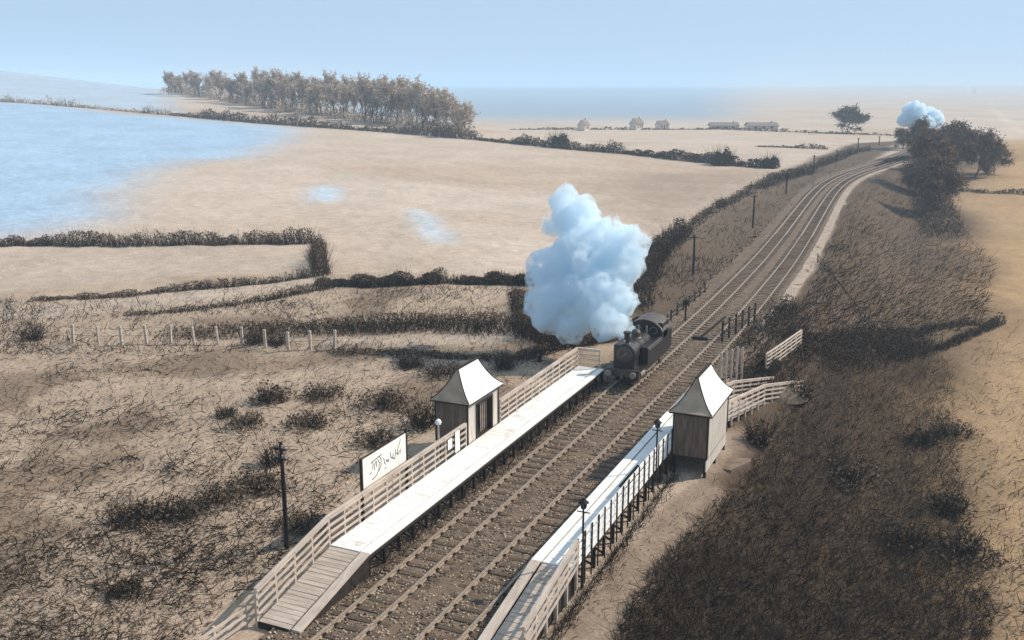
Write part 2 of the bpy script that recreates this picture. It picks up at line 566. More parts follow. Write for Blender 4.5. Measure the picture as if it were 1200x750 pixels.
# ------------------------------------------------------------------ track bed, cess path, tracks
def ribbon(name, y0, y1, xa, xb, za, zb, mat, step=1.0, kind="structure", rough=0.0, cols=1):
    ys = np.arange(y0, y1 + step, step)
    mb = MB(); m = cols + 1
    for k, y in enumerate(ys):
        a, b = (f(y) if callable(f) else f for f in (xa, xb))
        c = float(tcx(y))
        for q in range(m):
            t = q / cols
            x = c + a + (b - a) * t + (rough * float(fbm(y * .8, q * 3.1, 9)) if q in (0, cols) else 0)
            mb.v.append((x, float(y), za + (zb - za) * t + (.03 * float(vnoise(x * 1.7, y * 1.7, 4)) if rough else 0)))
    for k in range(len(ys) - 1):
        for q in range(cols):
            i = k * m + q
            mb.f.append((i, i + 1, i + m + 1, i + m))
    o = obj(name, mb, mat, origin=(0, 0, 0))
    tag(o, kind=kind)
    return o


ribbon("trackbed", -60, 340, -4.6, 4.4, -.175, -.175, "ballast", .6, rough=.5, cols=10)
ribbon("cess_path", 47, 262, lambda y: 3.6, lambda y: 3.6 + .4 + .75 * float(sstep(50, 60, y)), -.15, -.17, "path_pale", 1.0, rough=.12, cols=3)


def track(off, label, y0=-40, y1=330):
    root = thing("railway_track", (off, y0, 0), label, "railway track", "the two running lines")
    for side in (-.725, .725):
        ys = np.concatenate([np.arange(y0, 40, 4.0), np.arange(40, y1, 2.5)])
        mb = MB(); prof = [(-.07, -.145), (.07, -.145), (.06, -.12), (.022, -.10), (.022, -.045), (.045, -.035), (.045, 0), (-.045, 0), (-.045, -.035), (-.022, -.045), (-.022, -.10), (-.06, -.12)]; prof = [(a * 1.35, b) for a, b in prof]
        n = len(prof)
        for y in ys:
            c = float(tcx(y)) + off + side
            for a, b in prof: mb.v.append((c + a, float(y), b))
        for i in range(len(ys) - 1):
            for j in range(n):
                mb.f.append((i * n + j, i * n + (j + 1) % n, (i + 1) * n + (j + 1) % n, (i + 1) * n + j))
        obj("rail", mb, "rail_steel", root)
    # sleepers: the hundred nearest as parts, the rest one mesh
    ys = np.arange(-13.5, y1 - 1, .78)
    smesh = []
    for v in range(3):
        mb = MB(); mb.box(-1.3, 1.3, -.125, .125, -.27, -.143)
        mb.v = [(a + random.uniform(-.02, .02), b + random.uniform(-.012, .012), c) for a, b, c in mb.v]
        smesh.append(new_mesh("sleeper", mb.v, mb.f, "sleeper"))
    rest = MB()
    for i, y in enumerate(ys):
        y = y + random.uniform(-.05, .05); c = float(tcx(y)) + off
        ang = -math.atan((float(tcx(y + 1)) - float(tcx(y - 1))) / 2)
        if i < 96:
            s = bpy.data.objects.new("sleeper", smesh[i % 3]); COL.objects.link(s); s.parent = root
            s.location = (c - off, y - y0, random.uniform(-.012, .006)); s.rotation_euler.z = ang + random.uniform(-.01, .01)
        else:
            d = (math.cos(ang) * 1.3, math.sin(ang) * 1.3)
            rest.bar((c - d[0], y - d[1], -.205), (c + d[0], y + d[1], -.205), .25, .124)
    o = obj("sleepers", rest, "sleeper", root); tag(o, kind="stuff")
    # chairs holding the rails, one mesh per line
    ch = MB()
    for y in ys[:150]:
        c = float(tcx(y)) + off
        for side in (-.725, .725):
            for k in (-.105, .105):
                ch.box(c + side + k - .04, c + side + k + .04, y - .08, y + .08, -.143, -.075)
    o = obj("rail_chairs", ch, "tarred", root); tag(o, kind="stuff")
    return root


track(-1.70, "railway line on the left, along the platform with the white nameboard")
track(1.83, "railway line on the right, along the platform with the bench")


# ------------------------------------------------------------------ fences
def fence(name, label, pts, h, levels, spacing, mat, rail_mat=None, group=None, cat="fence", post=.1, rail=(.04, .11), side=1, drop=.4, top_cap=False, skip_ends=()):
    """posts along the polyline and rails at the given heights; every post and rail its own mesh"""
    root = thing(name, pts[0], label, cat, group)
    P = [Vector(p) for p in pts]
    pm = MB(); pm.box(-post / 2, post / 2, -post / 2, post / 2, -drop, h)
    pmesh = new_mesh("post", pm.v, pm.f, mat)
    segs = []
    for i in range(len(P) - 1):
        n = max(1, round((P[i + 1] - P[i]).length / spacing))
        for k in range(n):
            segs.append(P[i].lerp(P[i + 1], k / n))
    segs.append(P[-1])
    for k, q in enumerate(segs):
        o = bpy.data.objects.new("post", pmesh); COL.objects.link(o); o.parent = root
        o.location = q - P[0]
        d = (P[-1] - P[0]); o.rotation_euler = (random.uniform(-.012, .012), random.uniform(-.012, .012), math.atan2(d.y, d.x))
    for li, z in enumerate(levels):
        mb = MB()
        for i in range(len(P) - 1):
            d = (P[i + 1] - P[i]); nrm = Vector((d.y, -d.x, 0)).normalized() * side * (post / 2 + rail[0] / 2 + .003)
            n = max(1, round(d.length / (spacing * 2)))
            for k in range(n):
                a = P[i].lerp(P[i + 1], k / n) + nrm + Vector((0, 0, z + random.uniform(-.012, .012)))
                b = P[i].lerp(P[i + 1], (k + 1) / n - .004) + nrm + Vector((0, 0, z + random.uniform(-.012, .012)))
                mb.bar(a, b, rail[0], rail[1])
        if li == len(levels) - 1 and top_cap:
            for i in range(len(P) - 1):
                mb.bar(P[i] + Vector((0, 0, h + .022)), P[i + 1] + Vector((0, 0, h + .022)), post + .06, .04)
        obj("rail", mb, rail_mat or mat, root)
    return root


DECK = .90
# ------------------------------------------------------------------ platforms


def platform(sign, label, y0, y1, yr):
    """sign -1: left of the line, +1: right. y0..y1 level deck, ramp down to yr"""
    e, b = 3.2 * sign, 5.14 * sign           # edge beside the track, back edge
    lo, hi = min(e, b), max(e, b)
    root = thing("platform", (e, y0, -.2), label, "platform", "the two timber platforms")
    cop = .42 * sign
    ca, cb = sorted((e, e + cop))
    da, db = sorted((e + cop + .085 * sign, b))
    mb = MB()
    y = y0; k = 0
    # cross boards of the deck
    while y < y1 - .01:
        w = min(.23, y1 - y)
        z = DECK + random.uniform(-.006, .006)
        mb.box(da, db, y + .006, y + w - .006, DECK - .06, z); y += w
    obj("deck", mb, "deck_white", root)
    mb = MB(); y = y0
    while y < y1 - .01:
        w = min(3.0, y1 - y)
        mb.box(ca, cb, y + .006, y + w - .006, DECK - .08, DECK + .012); y += w
    obj("edge_coping", mb, "white_paint", root)
    mb = MB()
    ga, gb = sorted((e + cop - .02 * sign, e + cop + .11 * sign)); mb.box(ga, gb, y0, y1, DECK - .16, DECK - .085)
    fx = e + .06 * sign
    mb.box(min(fx, fx + .06 * sign), max(fx, fx + .06 * sign), y0, y1, DECK - .30, DECK - .085)
    for x in (e + 1.0 * sign, b - .12 * sign):
        mb.box(x - .05, x + .05, y0, y1, DECK - .26, DECK - .065)
    mb.box(da, db, y1 - .06, y1 + .0, DECK - .3, DECK - .07)
    obj("bearer", mb, "dark_timber", root)
    # trestles
    tm = MB()
    for x in (.12, 1.82):
        tm.box(sign * x - .06, sign * x + .06, -.06, .06, -.55, DECK - .3)
    tm.bar((sign * .12, .09, -.25), (sign * 1.82, .09, DECK - .4), .05, .1)
    tm.bar((sign * .12, -.09, DECK - .4), (sign * 1.82, -.09, -.2), .05, .1)
    tmesh = new_mesh("trestle", [(a, c, d + .2) for a, c, d in tm.v], tm.f, "tarred")
    n = int((y1 - y0) / 1.25)
    for k in range(n + 1):
        o = bpy.data.objects.new("trestle", tmesh); COL.objects.link(o); o.parent = root
        o.location = (0, .1 + (y1 - y0 - .2) * k / n, 0)
    # long raking braces along the track side
    mb = MB()
    for k in range(n):
        ya = y0 + .1 + (y1 - y0 - .2) * k / n; yb = y0 + .1 + (y1 - y0 - .2) * (k + 1) / n
        za, zb = (-.25, DECK - .35) if k % 2 else (DECK - .35, -.25)
        mb.bar((e + .16 * sign, ya, za), (e + .16 * sign, yb, zb), .05, .09)
    obj("brace", mb, "tarred", root)
    # ramp
    mb = MB(); L = y0 - yr
    N = int(L / .24)
    for k in range(N):
        a = yr + L * k / N + .012; c = yr + L * (k + 1) / N - .012
        za = -.08 + (DECK + .04 - .0) * (a - yr) / L; zc = -.08 + (DECK + .04) * (c - yr) / L
        j = random.uniform(-.008, .008)
        vs = [(da, a, za - .05 + j), (db, a, za - .05 + j), (db, c, zc - .05 + j), (da, c, zc - .05 + j), (da, a, za + j), (db, a, za + j), (db, c, zc + j), (da, c, zc + j)]
        mb.add(vs, [(0, 3, 2, 1), (4, 5, 6, 7), (0, 1, 5, 4), (1, 2, 6, 5), (2, 3, 7, 6), (3, 0, 4, 7)])
    rp = obj("ramp", mb, "ramp_timber", root)
    mb = MB()
    for xa, xb in ((e + .0 * sign, e + .4 * sign),):
        a, c = sorted((xa, xb))
        vs = [(a, yr, -.16), (c, yr, -.16), (c, y0 - .006, DECK - .08), (a, y0 - .006, DECK - .08), (a, yr, -.06), (c, yr, -.06), (c, y0 - .006, DECK + .012), (a, y0 - .006, DECK + .012)]
        mb.add(vs, [(0, 3, 2, 1), (4, 5, 6, 7), (0, 1, 5, 4), (1, 2, 6, 5), (2, 3, 7, 6), (3, 0, 4, 7)])
    obj("ramp_edge", mb, "pale_timber", root)
    mb = MB()
    for x in (lo + .1, (lo + hi) / 2, hi - .1):
        mb.prism([(yr, -.3), (y0, -.3), (y0, DECK - .12), (yr, -.14)], x - .05, x + .05, 'yz')
    mb.box(da, db, yr - .05, yr - .008, -.35, -.07)
    obj("ramp_bearer", mb, "dark_timber", root)
    return root


LY0, LY1, LYR = -3.45, 26.7, -8.35
RY0, RY1, RYR = -1.15, 19.6, -6.6
platform(-1, "white decked timber platform left of the tracks, reaching the locomotive", LY0, LY1, LYR)
platform(1, "white decked timber platform right of the tracks, seen from its fenced back", RY0, RY1, RYR)

LV = (.25, .58, .90, 1.22)
fx = -5.21
fence("platform_fence", "pale four-rail fence along the near ramp and back of the platform, below the white nameboard",
      [(fx, LYR, -.05), (fx, LY0, DECK), (fx, 9.45, DECK)], 1.3, LV, 1.22, "pale_timber", None, "fences along the platforms", top_cap=True)
fence("platform_fence", "pale four-rail fence from the left shelter to the platform end by the engine",
      [(fx, 13.85, DECK), (fx, 26.75, DECK), (-3.55, 26.75, DECK)], 1.3, LV, 1.22, "pale_timber", None, "fences along the platforms", top_cap=True)
fence("lineside_fence", "weathered rail fence running down to the photo's lower left corner from the ramp foot",
      [(-5.9, -13.5, -.5), (-5.55, -8.6, -.35)], 1.0, (.3, .6, .9), 1.6, "pale_timber", None)
fx = 5.22
fence("platform_fence", "pale rail fence sloping down beside the right platform's near ramp, ending at the photo's bottom",
      [(fx, RYR, -.1), (fx, RY0 - .08, DECK)], 1.3, (.22, .56, .90, 1.22), 1.2, "pale_timber", None, "fences along the platforms", drop=.9, top_cap=True)
fence("platform_fence", "fence of thin dark posts and white rails behind the right platform's level deck",
      [(fx, RY0 + .08, DECK), (fx, 13.25, DECK)], 1.3, (.16, .48, .80, 1.16), .82, "dark_timber", "white_paint", "fences along the platforms", rail=(.03, .24), post=.055, drop=1.1, side=-1)


# ------------------------------------------------------------------ pagoda shelters
def shelter(sign, label, y0, y1, xf, xb, floor, eave, ridge):
    """iron hut with a concave pagoda roof; xf the wall facing the track, xb the back wall"""
    xm = (xf + xb) / 2
    root = thing("pagoda_shelter", (xm, (y0 + y1) / 2, floor), label, "shelter", "the two pagoda shelters")
    t = .05
    lo, hi = min(xf, xb), max(xf, xb)

    def corrugated(p, q, z0, z1, nrm, mb):
        """upright corrugated sheet from p to q (xy), outward normal nrm"""
        p, q = Vector((*p, 0)), Vector((*q, 0)); L = (q - p).length; n = max(6, int(L / .09)); vs = []; fs = []
        for k in range(n + 1):
            c = p.lerp(q, k / n); a = .014 * (1 if k % 2 else -1)
            for off in (a, a - t):
                for z in (z0, z1):
                    vs.append((c.x + nrm[0] * off, c.y + nrm[1] * off, z))
        for k in range(n):
            i = k * 4; j = i + 4
            fs += [(i, j, j + 1, i + 1), (i + 2, i + 3, j + 3, j + 2), (i + 1, j + 1, j + 3, i + 3), (i, i + 2, j + 2, j)]
        fs += [(0, 1, 3, 2), (n * 4, n * 4 + 2, n * 4 + 3, n * 4 + 1)]
        mb.add(vs, fs)
    # front wall with doorway
    d0, d1, dz = y0 + 1.05, y1 - .85, floor + 1.95
    sx = 1 if xf > xb else -1
    m = MB()
    corrugated((xf, y0), (xf, d0), floor, eave, (sx, 0), m)
    corrugated((xf, d1), (xf, y1), floor, eave, (sx, 0), m)
    corrugated((xf, d0 + .005), (xf, d1 - .005), dz, eave, (sx, 0), m)
    obj("front_wall", m, "iron_sheet_pale", root)
    m = MB(); corrugated((xb, y0), (xb, y1), floor - (.75 if sign > 0 else .4), eave, (-sx, 0), m)
    obj("back_wall", m, "iron_sheet_pale", root)
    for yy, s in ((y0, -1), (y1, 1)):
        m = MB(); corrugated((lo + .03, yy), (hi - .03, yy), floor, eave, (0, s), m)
        obj("end_wall", m, "iron_sheet_shade", root)  # darker than the other walls, shade is in the colour
    # dark corner boards
    for yy in (y0, y1):
        for xx in (lo, hi):
            m = MB(); m.box(xx - .045, xx + .045, yy - .045, yy + .045, floor - .02, eave - .01)
            obj("corner_post", m, "dark_timber", root)
    # door surround and a part-opened door leaf
    m = MB()
    for yy in (d0, d1): m.box(xf - .06, xf + .06, yy - .05, yy + .05, floor, dz)
    m.box(xf - .06, xf + .06, d0 - .05, d1 + .05, dz - .02, dz + .08)
    obj("door_frame", m, "dark_timber", root)
    m = MB(); m.bar((xf - .05 * sx, d0 + .1, floor + .97), (xf - .75 * sx, d0 + .32, floor + .97), .04, 1.9)
    dr = obj("door", m, "pale_timber", root)
    m = MB()
    for k in range(4): m.bar((xf - .3 * sx, d1 - .12 - .24 * k, floor), (xf - .3 * sx, d1 - .12 - .24 * k, dz - .06), .05, .05)
    obj("inner_slats", m, "pale_timber", root)
    # floor and bench
    m = MB(); m.box(lo, hi, y0, y1, floor - .12, floor - .005)
    obj("floor", m, "dark_timber", root)
    m = MB(); m.box(min(xb + .1 * sx, xb + .5 * sx), max(xb + .1 * sx, xb + .5 * sx), y0 + .1, y1 - .1, floor + .4, floor + .45)
    obj("inside_bench", m, "interior", root)
    if True:
        for yy in (y0 + .1, (y0 + y1) / 2, y1 - .1):
            for xx in (lo + .1, hi - .1):
                m = MB(); m.box(xx - .07, xx + .07, yy - .07, yy + .07, -1.4, floor - .12)
                obj("stilt", m, "tarred", root)
    # pagoda roof: four concave slopes rising to a short ridge
    ov = .22
    X0, X1, Y0, Y1 = lo - ov, hi + ov, y0 - ov, y1 + ov
    rl = (y1 - y0) * .31                     # half length of the ridge
    ym = (y0 + y1) / 2
    K = 12
    rings = []
    for k in range(K + 1):
        u = k / K
        g = u ** 1.0
        z = eave + (ridge - eave) * (.40 * u + .60 * u ** 2.0)
        hx = (X1 - X0) / 2 * (1 - g) + .06 * g
        hy = (Y1 - Y0) / 2 * (1 - g) + rl * g
        rings.append((hx, hy, z))
    for nm, c0, c1, mt in (("roof_slope", 0, 1, None), ("roof_slope", 1, 2, None), ("roof_slope", 2, 3, None), ("roof_slope", 3, 0, None)):
        sgn = [(-1, -1), (1, -1), (1, 1), (-1, 1)]
        m = MB(); n = 14; vs = []; fs = []
        for (hx, hy, z) in rings:
            a = Vector((xm + sgn[c0][0] * hx, ym + sgn[c0][1] * hy, z)); b = Vector((xm + sgn[c1][0] * hx, ym + sgn[c1][1] * hy, z))
            for q in range(n + 1):
                vs.append(a.lerp(b, q / n))
        for k in range(K):
            for q in range(n):
                i = k * (n + 1) + q; fs.append((i, i + 1, i + n + 2, i + n + 1))
        off = len(vs); vs += [v + Vector((0, 0, -.05)) for v in vs]
        fs += [tuple(off + i for i in reversed(f)) for f in fs[:]]
        for q in range(n):
            fs.append((q, off + q, off + q + 1, q + 1))
        m.add(vs, fs)
        obj(nm, m, "roof_white" if (c0, c1) in ((1, 2), (3, 0)) else "roof_shade", root)  # end slopes take the painted-in shade tone
    m = MB(); m.bar((xm, ym - rl - .05, ridge + .02), (xm, ym + rl + .05, ridge + .02), .18, .07)
    obj("ridge_cap", m, "dark_timber", root)
    # hips
    for sxx, syy in ((-1, -1), (1, -1), (1, 1), (-1, 1)):
        m = MB(); m.tube([(xm + sxx * hx, ym + syy * hy, z + .02) for hx, hy, z in rings], .028, 5)
        obj("hip_roll", m, "dark_timber", root)
    m = MB()
    for p, q in (((X0, Y0), (X1, Y0)), ((X1, Y0), (X1, Y1)), ((X1, Y1), (X0, Y1)), ((X0, Y1), (X0, Y0))):
        m.bar((*p, eave - .085), (*q, eave - .085), .03, .075)
    obj("eaves_board", m, "dark_timber", root)
    return root


shelter(-1, "pale iron hut with a white curved pagoda roof, on the left platform under the smoke", 9.7, 13.6, -5.2, -7.15, DECK, 3.3, 4.88)
shelter(1, "iron hut with a white curved pagoda roof, seen from behind beside the right platform's end", 13.4, 18.2, 5.25, 7.1, .72, 3.2, 4.85)


# ------------------------------------------------------------------ nameboard, notices, lamps, bench
def nameboard():
    x = -5.72
    root = thing("nameboard", (x, 2.0, DECK), "large white station nameboard with faded handwriting behind the left platform fence", "sign")
    m = MB(); m.box(x - .03, x + .03, .03, 3.95, 1.98, 3.42)
    pn = obj("panel", m, "white_paint", root)
    m = MB()
    for y in (-.02, 4.0): m.box(x - .06, x + .06, y - .05, y + .05, -.7, 3.5)
    for i, (y) in enumerate((-.02, 4.0)):
        mm = MB(); mm.box(x - .06, x + .06, y - .05, y + .05, -.7, 3.5 + .12 * i); obj("post", mm, "dark_timber", root)
    m = MB(); m.box(x - .035, x + .035, -.0, 4.0, 3.425, 3.475)
    obj("top_moulding", m, "dark_timber", root)
    # the pen-like strokes on the board: loose, mostly illegible letters
    S = [[(.45, .93), (.9, 1.0), (1.3, 1.05)],                       # dash on top
         [(.55, .62), (.62, .80), (.60, .90)], [(.70, .50), (.72, .72), (.86, .88), (.88, .60)],
         [(.98, .92), (1.10, .70), (1.06, .45), (.92, .22), (.72, .14), (.50, .10)],
         [(1.12, 1.02), (1.25, .80), (1.22, .52), (1.05, .30)],
         [(1.45, .80), (1.50, .55), (1.58, .42)], [(1.62, .66), (1.72, .48), (1.80, .60), (1.86, .44)],
         [(1.98, .88), (2.02, .62), (2.16, .50), (2.24, .72)], [(2.2, .50), (2.32, .40), (2.42, .62), (2.40, .86)],
         [(2.55, .55), (2.62, .85), (2.78, 1.08), (2.84, 1.2)], [(2.5, .62), (2.62, .52), (2.74, .66)],
         [(.35, .42), (.5, .5)], [(1.5, .22), (1.64, .26)], [(2.78, .5), (2.86, .7)]]
    m = MB()
    for st in S:
        pts = [Vector((x + .032, .25 + a * 1.12, 2.06 + b * 1.0)) for a, b in st]
        for p, q in zip(pts[:-1], pts[1:]):
            e = (q - p).normalized() * .012
            m.bar(p - e, q + e, .045, .006, up=(1, 0, 0))
    obj("lettering", m, "letter_ink", pn)


nameboard()


def notice(y, w, h, z, label):
    root = thing("notice_board", (-5.12, y, DECK), label, "notice board", "notices on the fence")
    m = MB(); m.box(-5.125, -5.10, y - w / 2, y + w / 2, z, z + h)
    obj("panel", m, "white_paint", root)
    m = MB()
    for yy in (y - w / 2 - .025, y + w / 2 + .025): m.box(-5.13, -5.09, yy - .02, yy + .02, z - .03, z + h + .03)
    obj("frame", m, "dark_timber", root)


notice(8.3, .55, 1.15, DECK + .12, "tall white notice on the fence, next to the left shelter's near corner")
notice(7.45, .5, .55, DECK + .55, "small square white notice on the fence, just below the globe lamp post")


def lamp(x, y, z0, top, kind, label):
    root = thing("lamp_post", (x, y, z0), label, "lamp post", "platform lamps")
    m = MB(); m.tube([(x, y, z0 - .3), (x, y, z0 + .3), (x, y, top - .35)], [.075, .06, .04], 8)
    obj("pole", m, "dark_timber" if kind else "pale_timber", root)
    if kind:
        m = MB(); m.lathe((x, y, top - .36), [(0, .08), (.03, .12), (.28, .17)], 6)
        obj("lantern", m, "glass_dark", root)
        m = MB(); m.lathe((x, y, top - .08), [(0, .24), (.1, .12), (.2, .03)], 8)
        obj("hood", m, "tarred", root)
        m = MB(); m.bar((x - .28, y, top - .5), (x + .28, y, top - .5), .04, .04)
        obj("ladder_bar", m, "tarred", root)
    else:
        m = MB(); m.lathe((x, y, top - .34), [(0, .04), (.05, .13), (.16, .17), (.27, .13), (.34, .04)], 12)
        obj("globe", m, "white_paint", root)


lamp(-5.45, 6.85, DECK, 3.25, 0, "slim lamp post with a round globe, behind the left platform fence")
lamp(5.2, -.45, 0, 3.6, 1, "dark hooded lamp post where the right platform's ramp begins")
lamp(5.2, 10.35, .6, 3.55, 1, "dark hooded lamp post on the right platform, near its shelter")


def bench():
    x0 = 4.62
    root = thing("platform_bench", (x0, 8.0, DECK), "low dark slatted bench on the right platform before the shelter", "bench")
    m = MB()
    for k in range(4): m.box(x0 - .2 + k * .11, x0 - .11 + k * .11, 6.6, 9.6, DECK + .42, DECK + .46)
    obj("seat", m, "dark_timber", root)
    m = MB()
    for k in range(3): m.box(x0 + .27, x0 + .30, 6.6, 9.6, DECK + .5 + k * .14, DECK + .6 + k * .14)
    obj("backrest", m, "dark_timber", root)
    for y in (6.8, 8.1, 9.4):
        m = MB(); m.box(x0 - .17, x0 - .1, y - .04, y + .04, DECK + .003, DECK + .42); m.box(x0 + .2, x0 + .26, y - .04, y + .04, DECK + .003, DECK + .88); obj("leg", m, "dark_timber", root)


bench()


# ------------------------------------------------------------------ locomotive
def locomotive():
    x, y = -1.70, 26.0
    root = thing("tank_locomotive", (x, y + 4, 0), "dark steam tank locomotive coming chimney first on the left line, under its white smoke", "locomotive")
    B = lambda nm, m, mt, sm=False, par=None: obj(nm, m, mt, par or root, sm)
    m = MB(); m.box(x - 1.25, x + 1.25, y + .15, y + 8.2, 1.12, 1.2); m.box(x - 1.0, x - .9, y + .2, y + 8.1, .7, 1.117); m.box(x + .9, x + 1.0, y + .2, y + 8.1, .7, 1.117)
    B("footplate", m, "loco_black")
    m = MB(); m.box(x - 1.22, x + 1.22, y + .03, y + .147, .72, 1.24)
    B("buffer_beam", m, "loco_brown")
    for sx in (-.87, .87):
        m = MB(); m.lathe((x + sx, y - .42, 1.0), [(0, .2), (.05, .23), (.08, .1), (.44, .1)], 14, 'y'); B("buffer", m, "loco_steel")
    m = MB(); m.tube([(x, y + .02, .95), (x, y - .12, .92), (x, y - .16, .75), (x, y - .1, .62)], .03, 6); B("coupling", m, "loco_steel")
    m = MB(); m.lathe((x, y + .45, 2.15), [(0, .70), (.03, .76), (1.05, .76), (1.06, .72)], 28, 'y'); sb = B("smokebox", m, "loco_black")
    m = MB(); m.lathe((x, y + .36, 2.15), [(-.02, .25), (0, .5), (.085, .58)], 24, 'y'); B("smokebox_door", m, "loco_brown", par=sb)
    m = MB(); m.bar((x, y + .31, 2.15), (x + .2, y + .31, 2.32), .04, .04); m.bar((x, y + .3, 2.15), (x - .16, y + .3, 1.98), .04, .04); B("door_handle", m, "loco_steel", par=sb)
    m = MB(); m.box(x - .7, x + .7, y + .46, y + 1.5, 1.2, 1.7); B("saddle", m, "loco_black")
    m = MB(); m.lathe((x, y + 1.51, 2.15), [(0, .66), (3.9, .70)], 28, 'y'); bo = B("boiler", m, "loco_black")
    m = MB()
    for k in (.8, 1.9, 3.0): m.lathe((x, y + 1.5 + k, 2.15), [(0, .715), (.05, .715)], 28, 'y')
    B("boiler_band", m, "loco_brown", par=bo)
    m = MB(); m.lathe((x, y + .95, 2.84), [(0, .36), (.1, .22), (.65, .19), (.72, .27), (.84, .25)], 18); B("chimney", m, "loco_black")
    m = MB(); m.lathe((x, y + 3.0, 2.78), [(0, .42), (.1, .34), (.42, .33), (.58, .22), (.63, .08)], 18); B("dome", m, "loco_brown")
    m = MB(); m.tube([(x + .3, y + 4.6, 2.8), (x + .3, y + 4.6, 3.3)], .06, 8); m.tube([(x - .3, y + 4.6, 2.8), (x - .3, y + 4.6, 3.3)], .06, 8); B("safety_valve", m, "loco_steel")
    for sx in (-1, 1):
        a, b = sorted((x + sx * .72, x + sx * 1.24))
        m = MB(); m.prism([(a, 1.2), (b, 1.2), (b, 2.35), (b - .06 * 1, 2.42), (a + .06, 2.42), (a, 2.38)], y + 1.9, y + 5.4); tk = B("side_tank", m, "loco_black")
        m = MB(); m.tube([(x + sx * 1.265, y + 2.0, 2.25), (x + sx * 1.265, y + 5.3, 2.25)], .018, 6); B("handrail", m, "loco_steel", par=tk)
        # cab side with a rounded opening
        c = x + sx * 1.22; m = MB()
        m.box(c - .02, c + .02, y + 5.4, y + 7.1, 1.2, 2.2); m.box(c - .02, c + .02, y + 5.4, y + 5.75, 2.2, 3.35); m.box(c - .02, c + .02, y + 6.75, y + 7.1, 2.2, 3.35); m.box(c - .02, c + .02, y + 5.75, y + 6.75, 3.1, 3.35)
        B("cab_side", m, "loco_black")
    # cab front with two spectacle windows
    m = MB(); yy0, yy1 = y + 5.4, y + 5.44
    m.box(x - 1.195, x + 1.195, yy0, yy1, 1.2, 2.55); m.box(x - 1.195, x + 1.195, yy0, yy1, 3.05, 3.4)
    for a, b in ((-1.195, -.9), (-.3, .3), (.9, 1.195)): m.box(x + a, x + b, yy0, yy1, 2.55, 3.05)
    cf = B("cab_front", m, "loco_black")
    for sx in (-.6, .6):
        m = MB(); m.box(x + sx - .3, x + sx + .3, yy0 + .012, yy1 - .012, 2.55, 3.05); B("spectacle_glass", m, "glass_dark", par=cf)
        m = MB()
        for k in range(14):
            t0, t1 = 2 * math.pi * k / 14, 2 * math.pi * (k + 1) / 14
            m.bar((x + sx + .27 * math.cos(t0), yy0 - .015, 2.8 + .24 * math.sin(t0)), (x + sx + .27 * math.cos(t1), yy0 - .015, 2.8 + .24 * math.sin(t1)), .03, .05)
        B("spectacle_rim", m, "loco_steel", par=cf)
    m = MB(); arc = [(x + 1.42 * math.sin(a), 2.42 + 1.42 * math.cos(a) * .86) for a in np.linspace(-1.22, 1.22, 17)]
    inner = [(x + 1.37 * math.sin(a), 2.42 + 1.37 * math.cos(a) * .86 - .03) for a in np.linspace(-1.2, 1.2, 17)]
    for i in range(16):
        m.prism([arc[i], arc[i + 1], inner[i + 1], inner[i]], y + 5.05, y + 7.5)
    B("cab_roof", m, "loco_brown")
    m = MB(); m.box(x - 1.2, x + 1.2, y + 7.15, y + 8.15, 1.2, 2.5); B("coal_bunker", m, "loco_black")
    m = MB(); m.box(x - 1.19, x + 1.19, y + 7.1, y + 7.14, 1.2, 3.3); B("cab_back", m, "loco_black")
    cm = MB()
    for k in range(40):
        c = (x + random.uniform(-1, 1), y + random.uniform(7.3, 8.0), 2.5 + random.uniform(-.02, .2)); r = random.uniform(.08, .16)
        cm.lathe(c, [(-r, r * .3), (-r * .3, r), (r * .5, r * .8), (r, r * .2)], 5)
    B("coal", cm, "tarred")
    for yy, r in ((1.5, .46), (3.1, .68), (4.9, .68), (6.9, .46)):
        for sx in (-.73, .73):
            a = x + sx - .06; m = MB(); m.lathe((a, y + yy, r + .01), [(0, r - .05), (.0, r), (.12, r), (.12, r - .05)], 26, 'x')
            wv = B("wheel", m, "loco_brown")
            m = MB()
            sgn = 1 if sx > 0 else -1; face = x + sx + sgn * .065
            for k in range(10):
                t = 2 * math.pi * k / 10; m.bar((face, y + yy, r + .01), (face, y + yy + math.cos(t) * (r - .08), r + .01 + math.sin(t) * (r - .08)), .05, .03)
            B("spokes", m, "loco_steel", par=wv)
    for sx in (-.95, .95):
        m = MB(); m.bar((x + sx, y + 3.1, .5), (x + sx, y + 4.9, .5), .05, .12); m.bar((x + sx, y + 1.3, .75), (x + sx, y + 3.1, .5), .05, .09); m.lathe((x + sx, y + .7, .78), [(0, .24), (.9, .24)], 12, 'y'); B("motion", m, "loco_steel")
    m = MB(); m.lathe((x, y + .32, 3.0), [(0, .08), (.16, .1), (.24, .05)], 10); B("headlamp", m, "loco_steel")
    m = MB(); m.tube([(x - .9, y + .3, 1.2), (x - .9, y + .3, 1.5)], .03, 6); m.lathe((x - .9, y + .3, 1.45), [(0, .08), (.16, .1), (.24, .05)], 10); B("headlamp", m, "loco_steel")


locomotive()


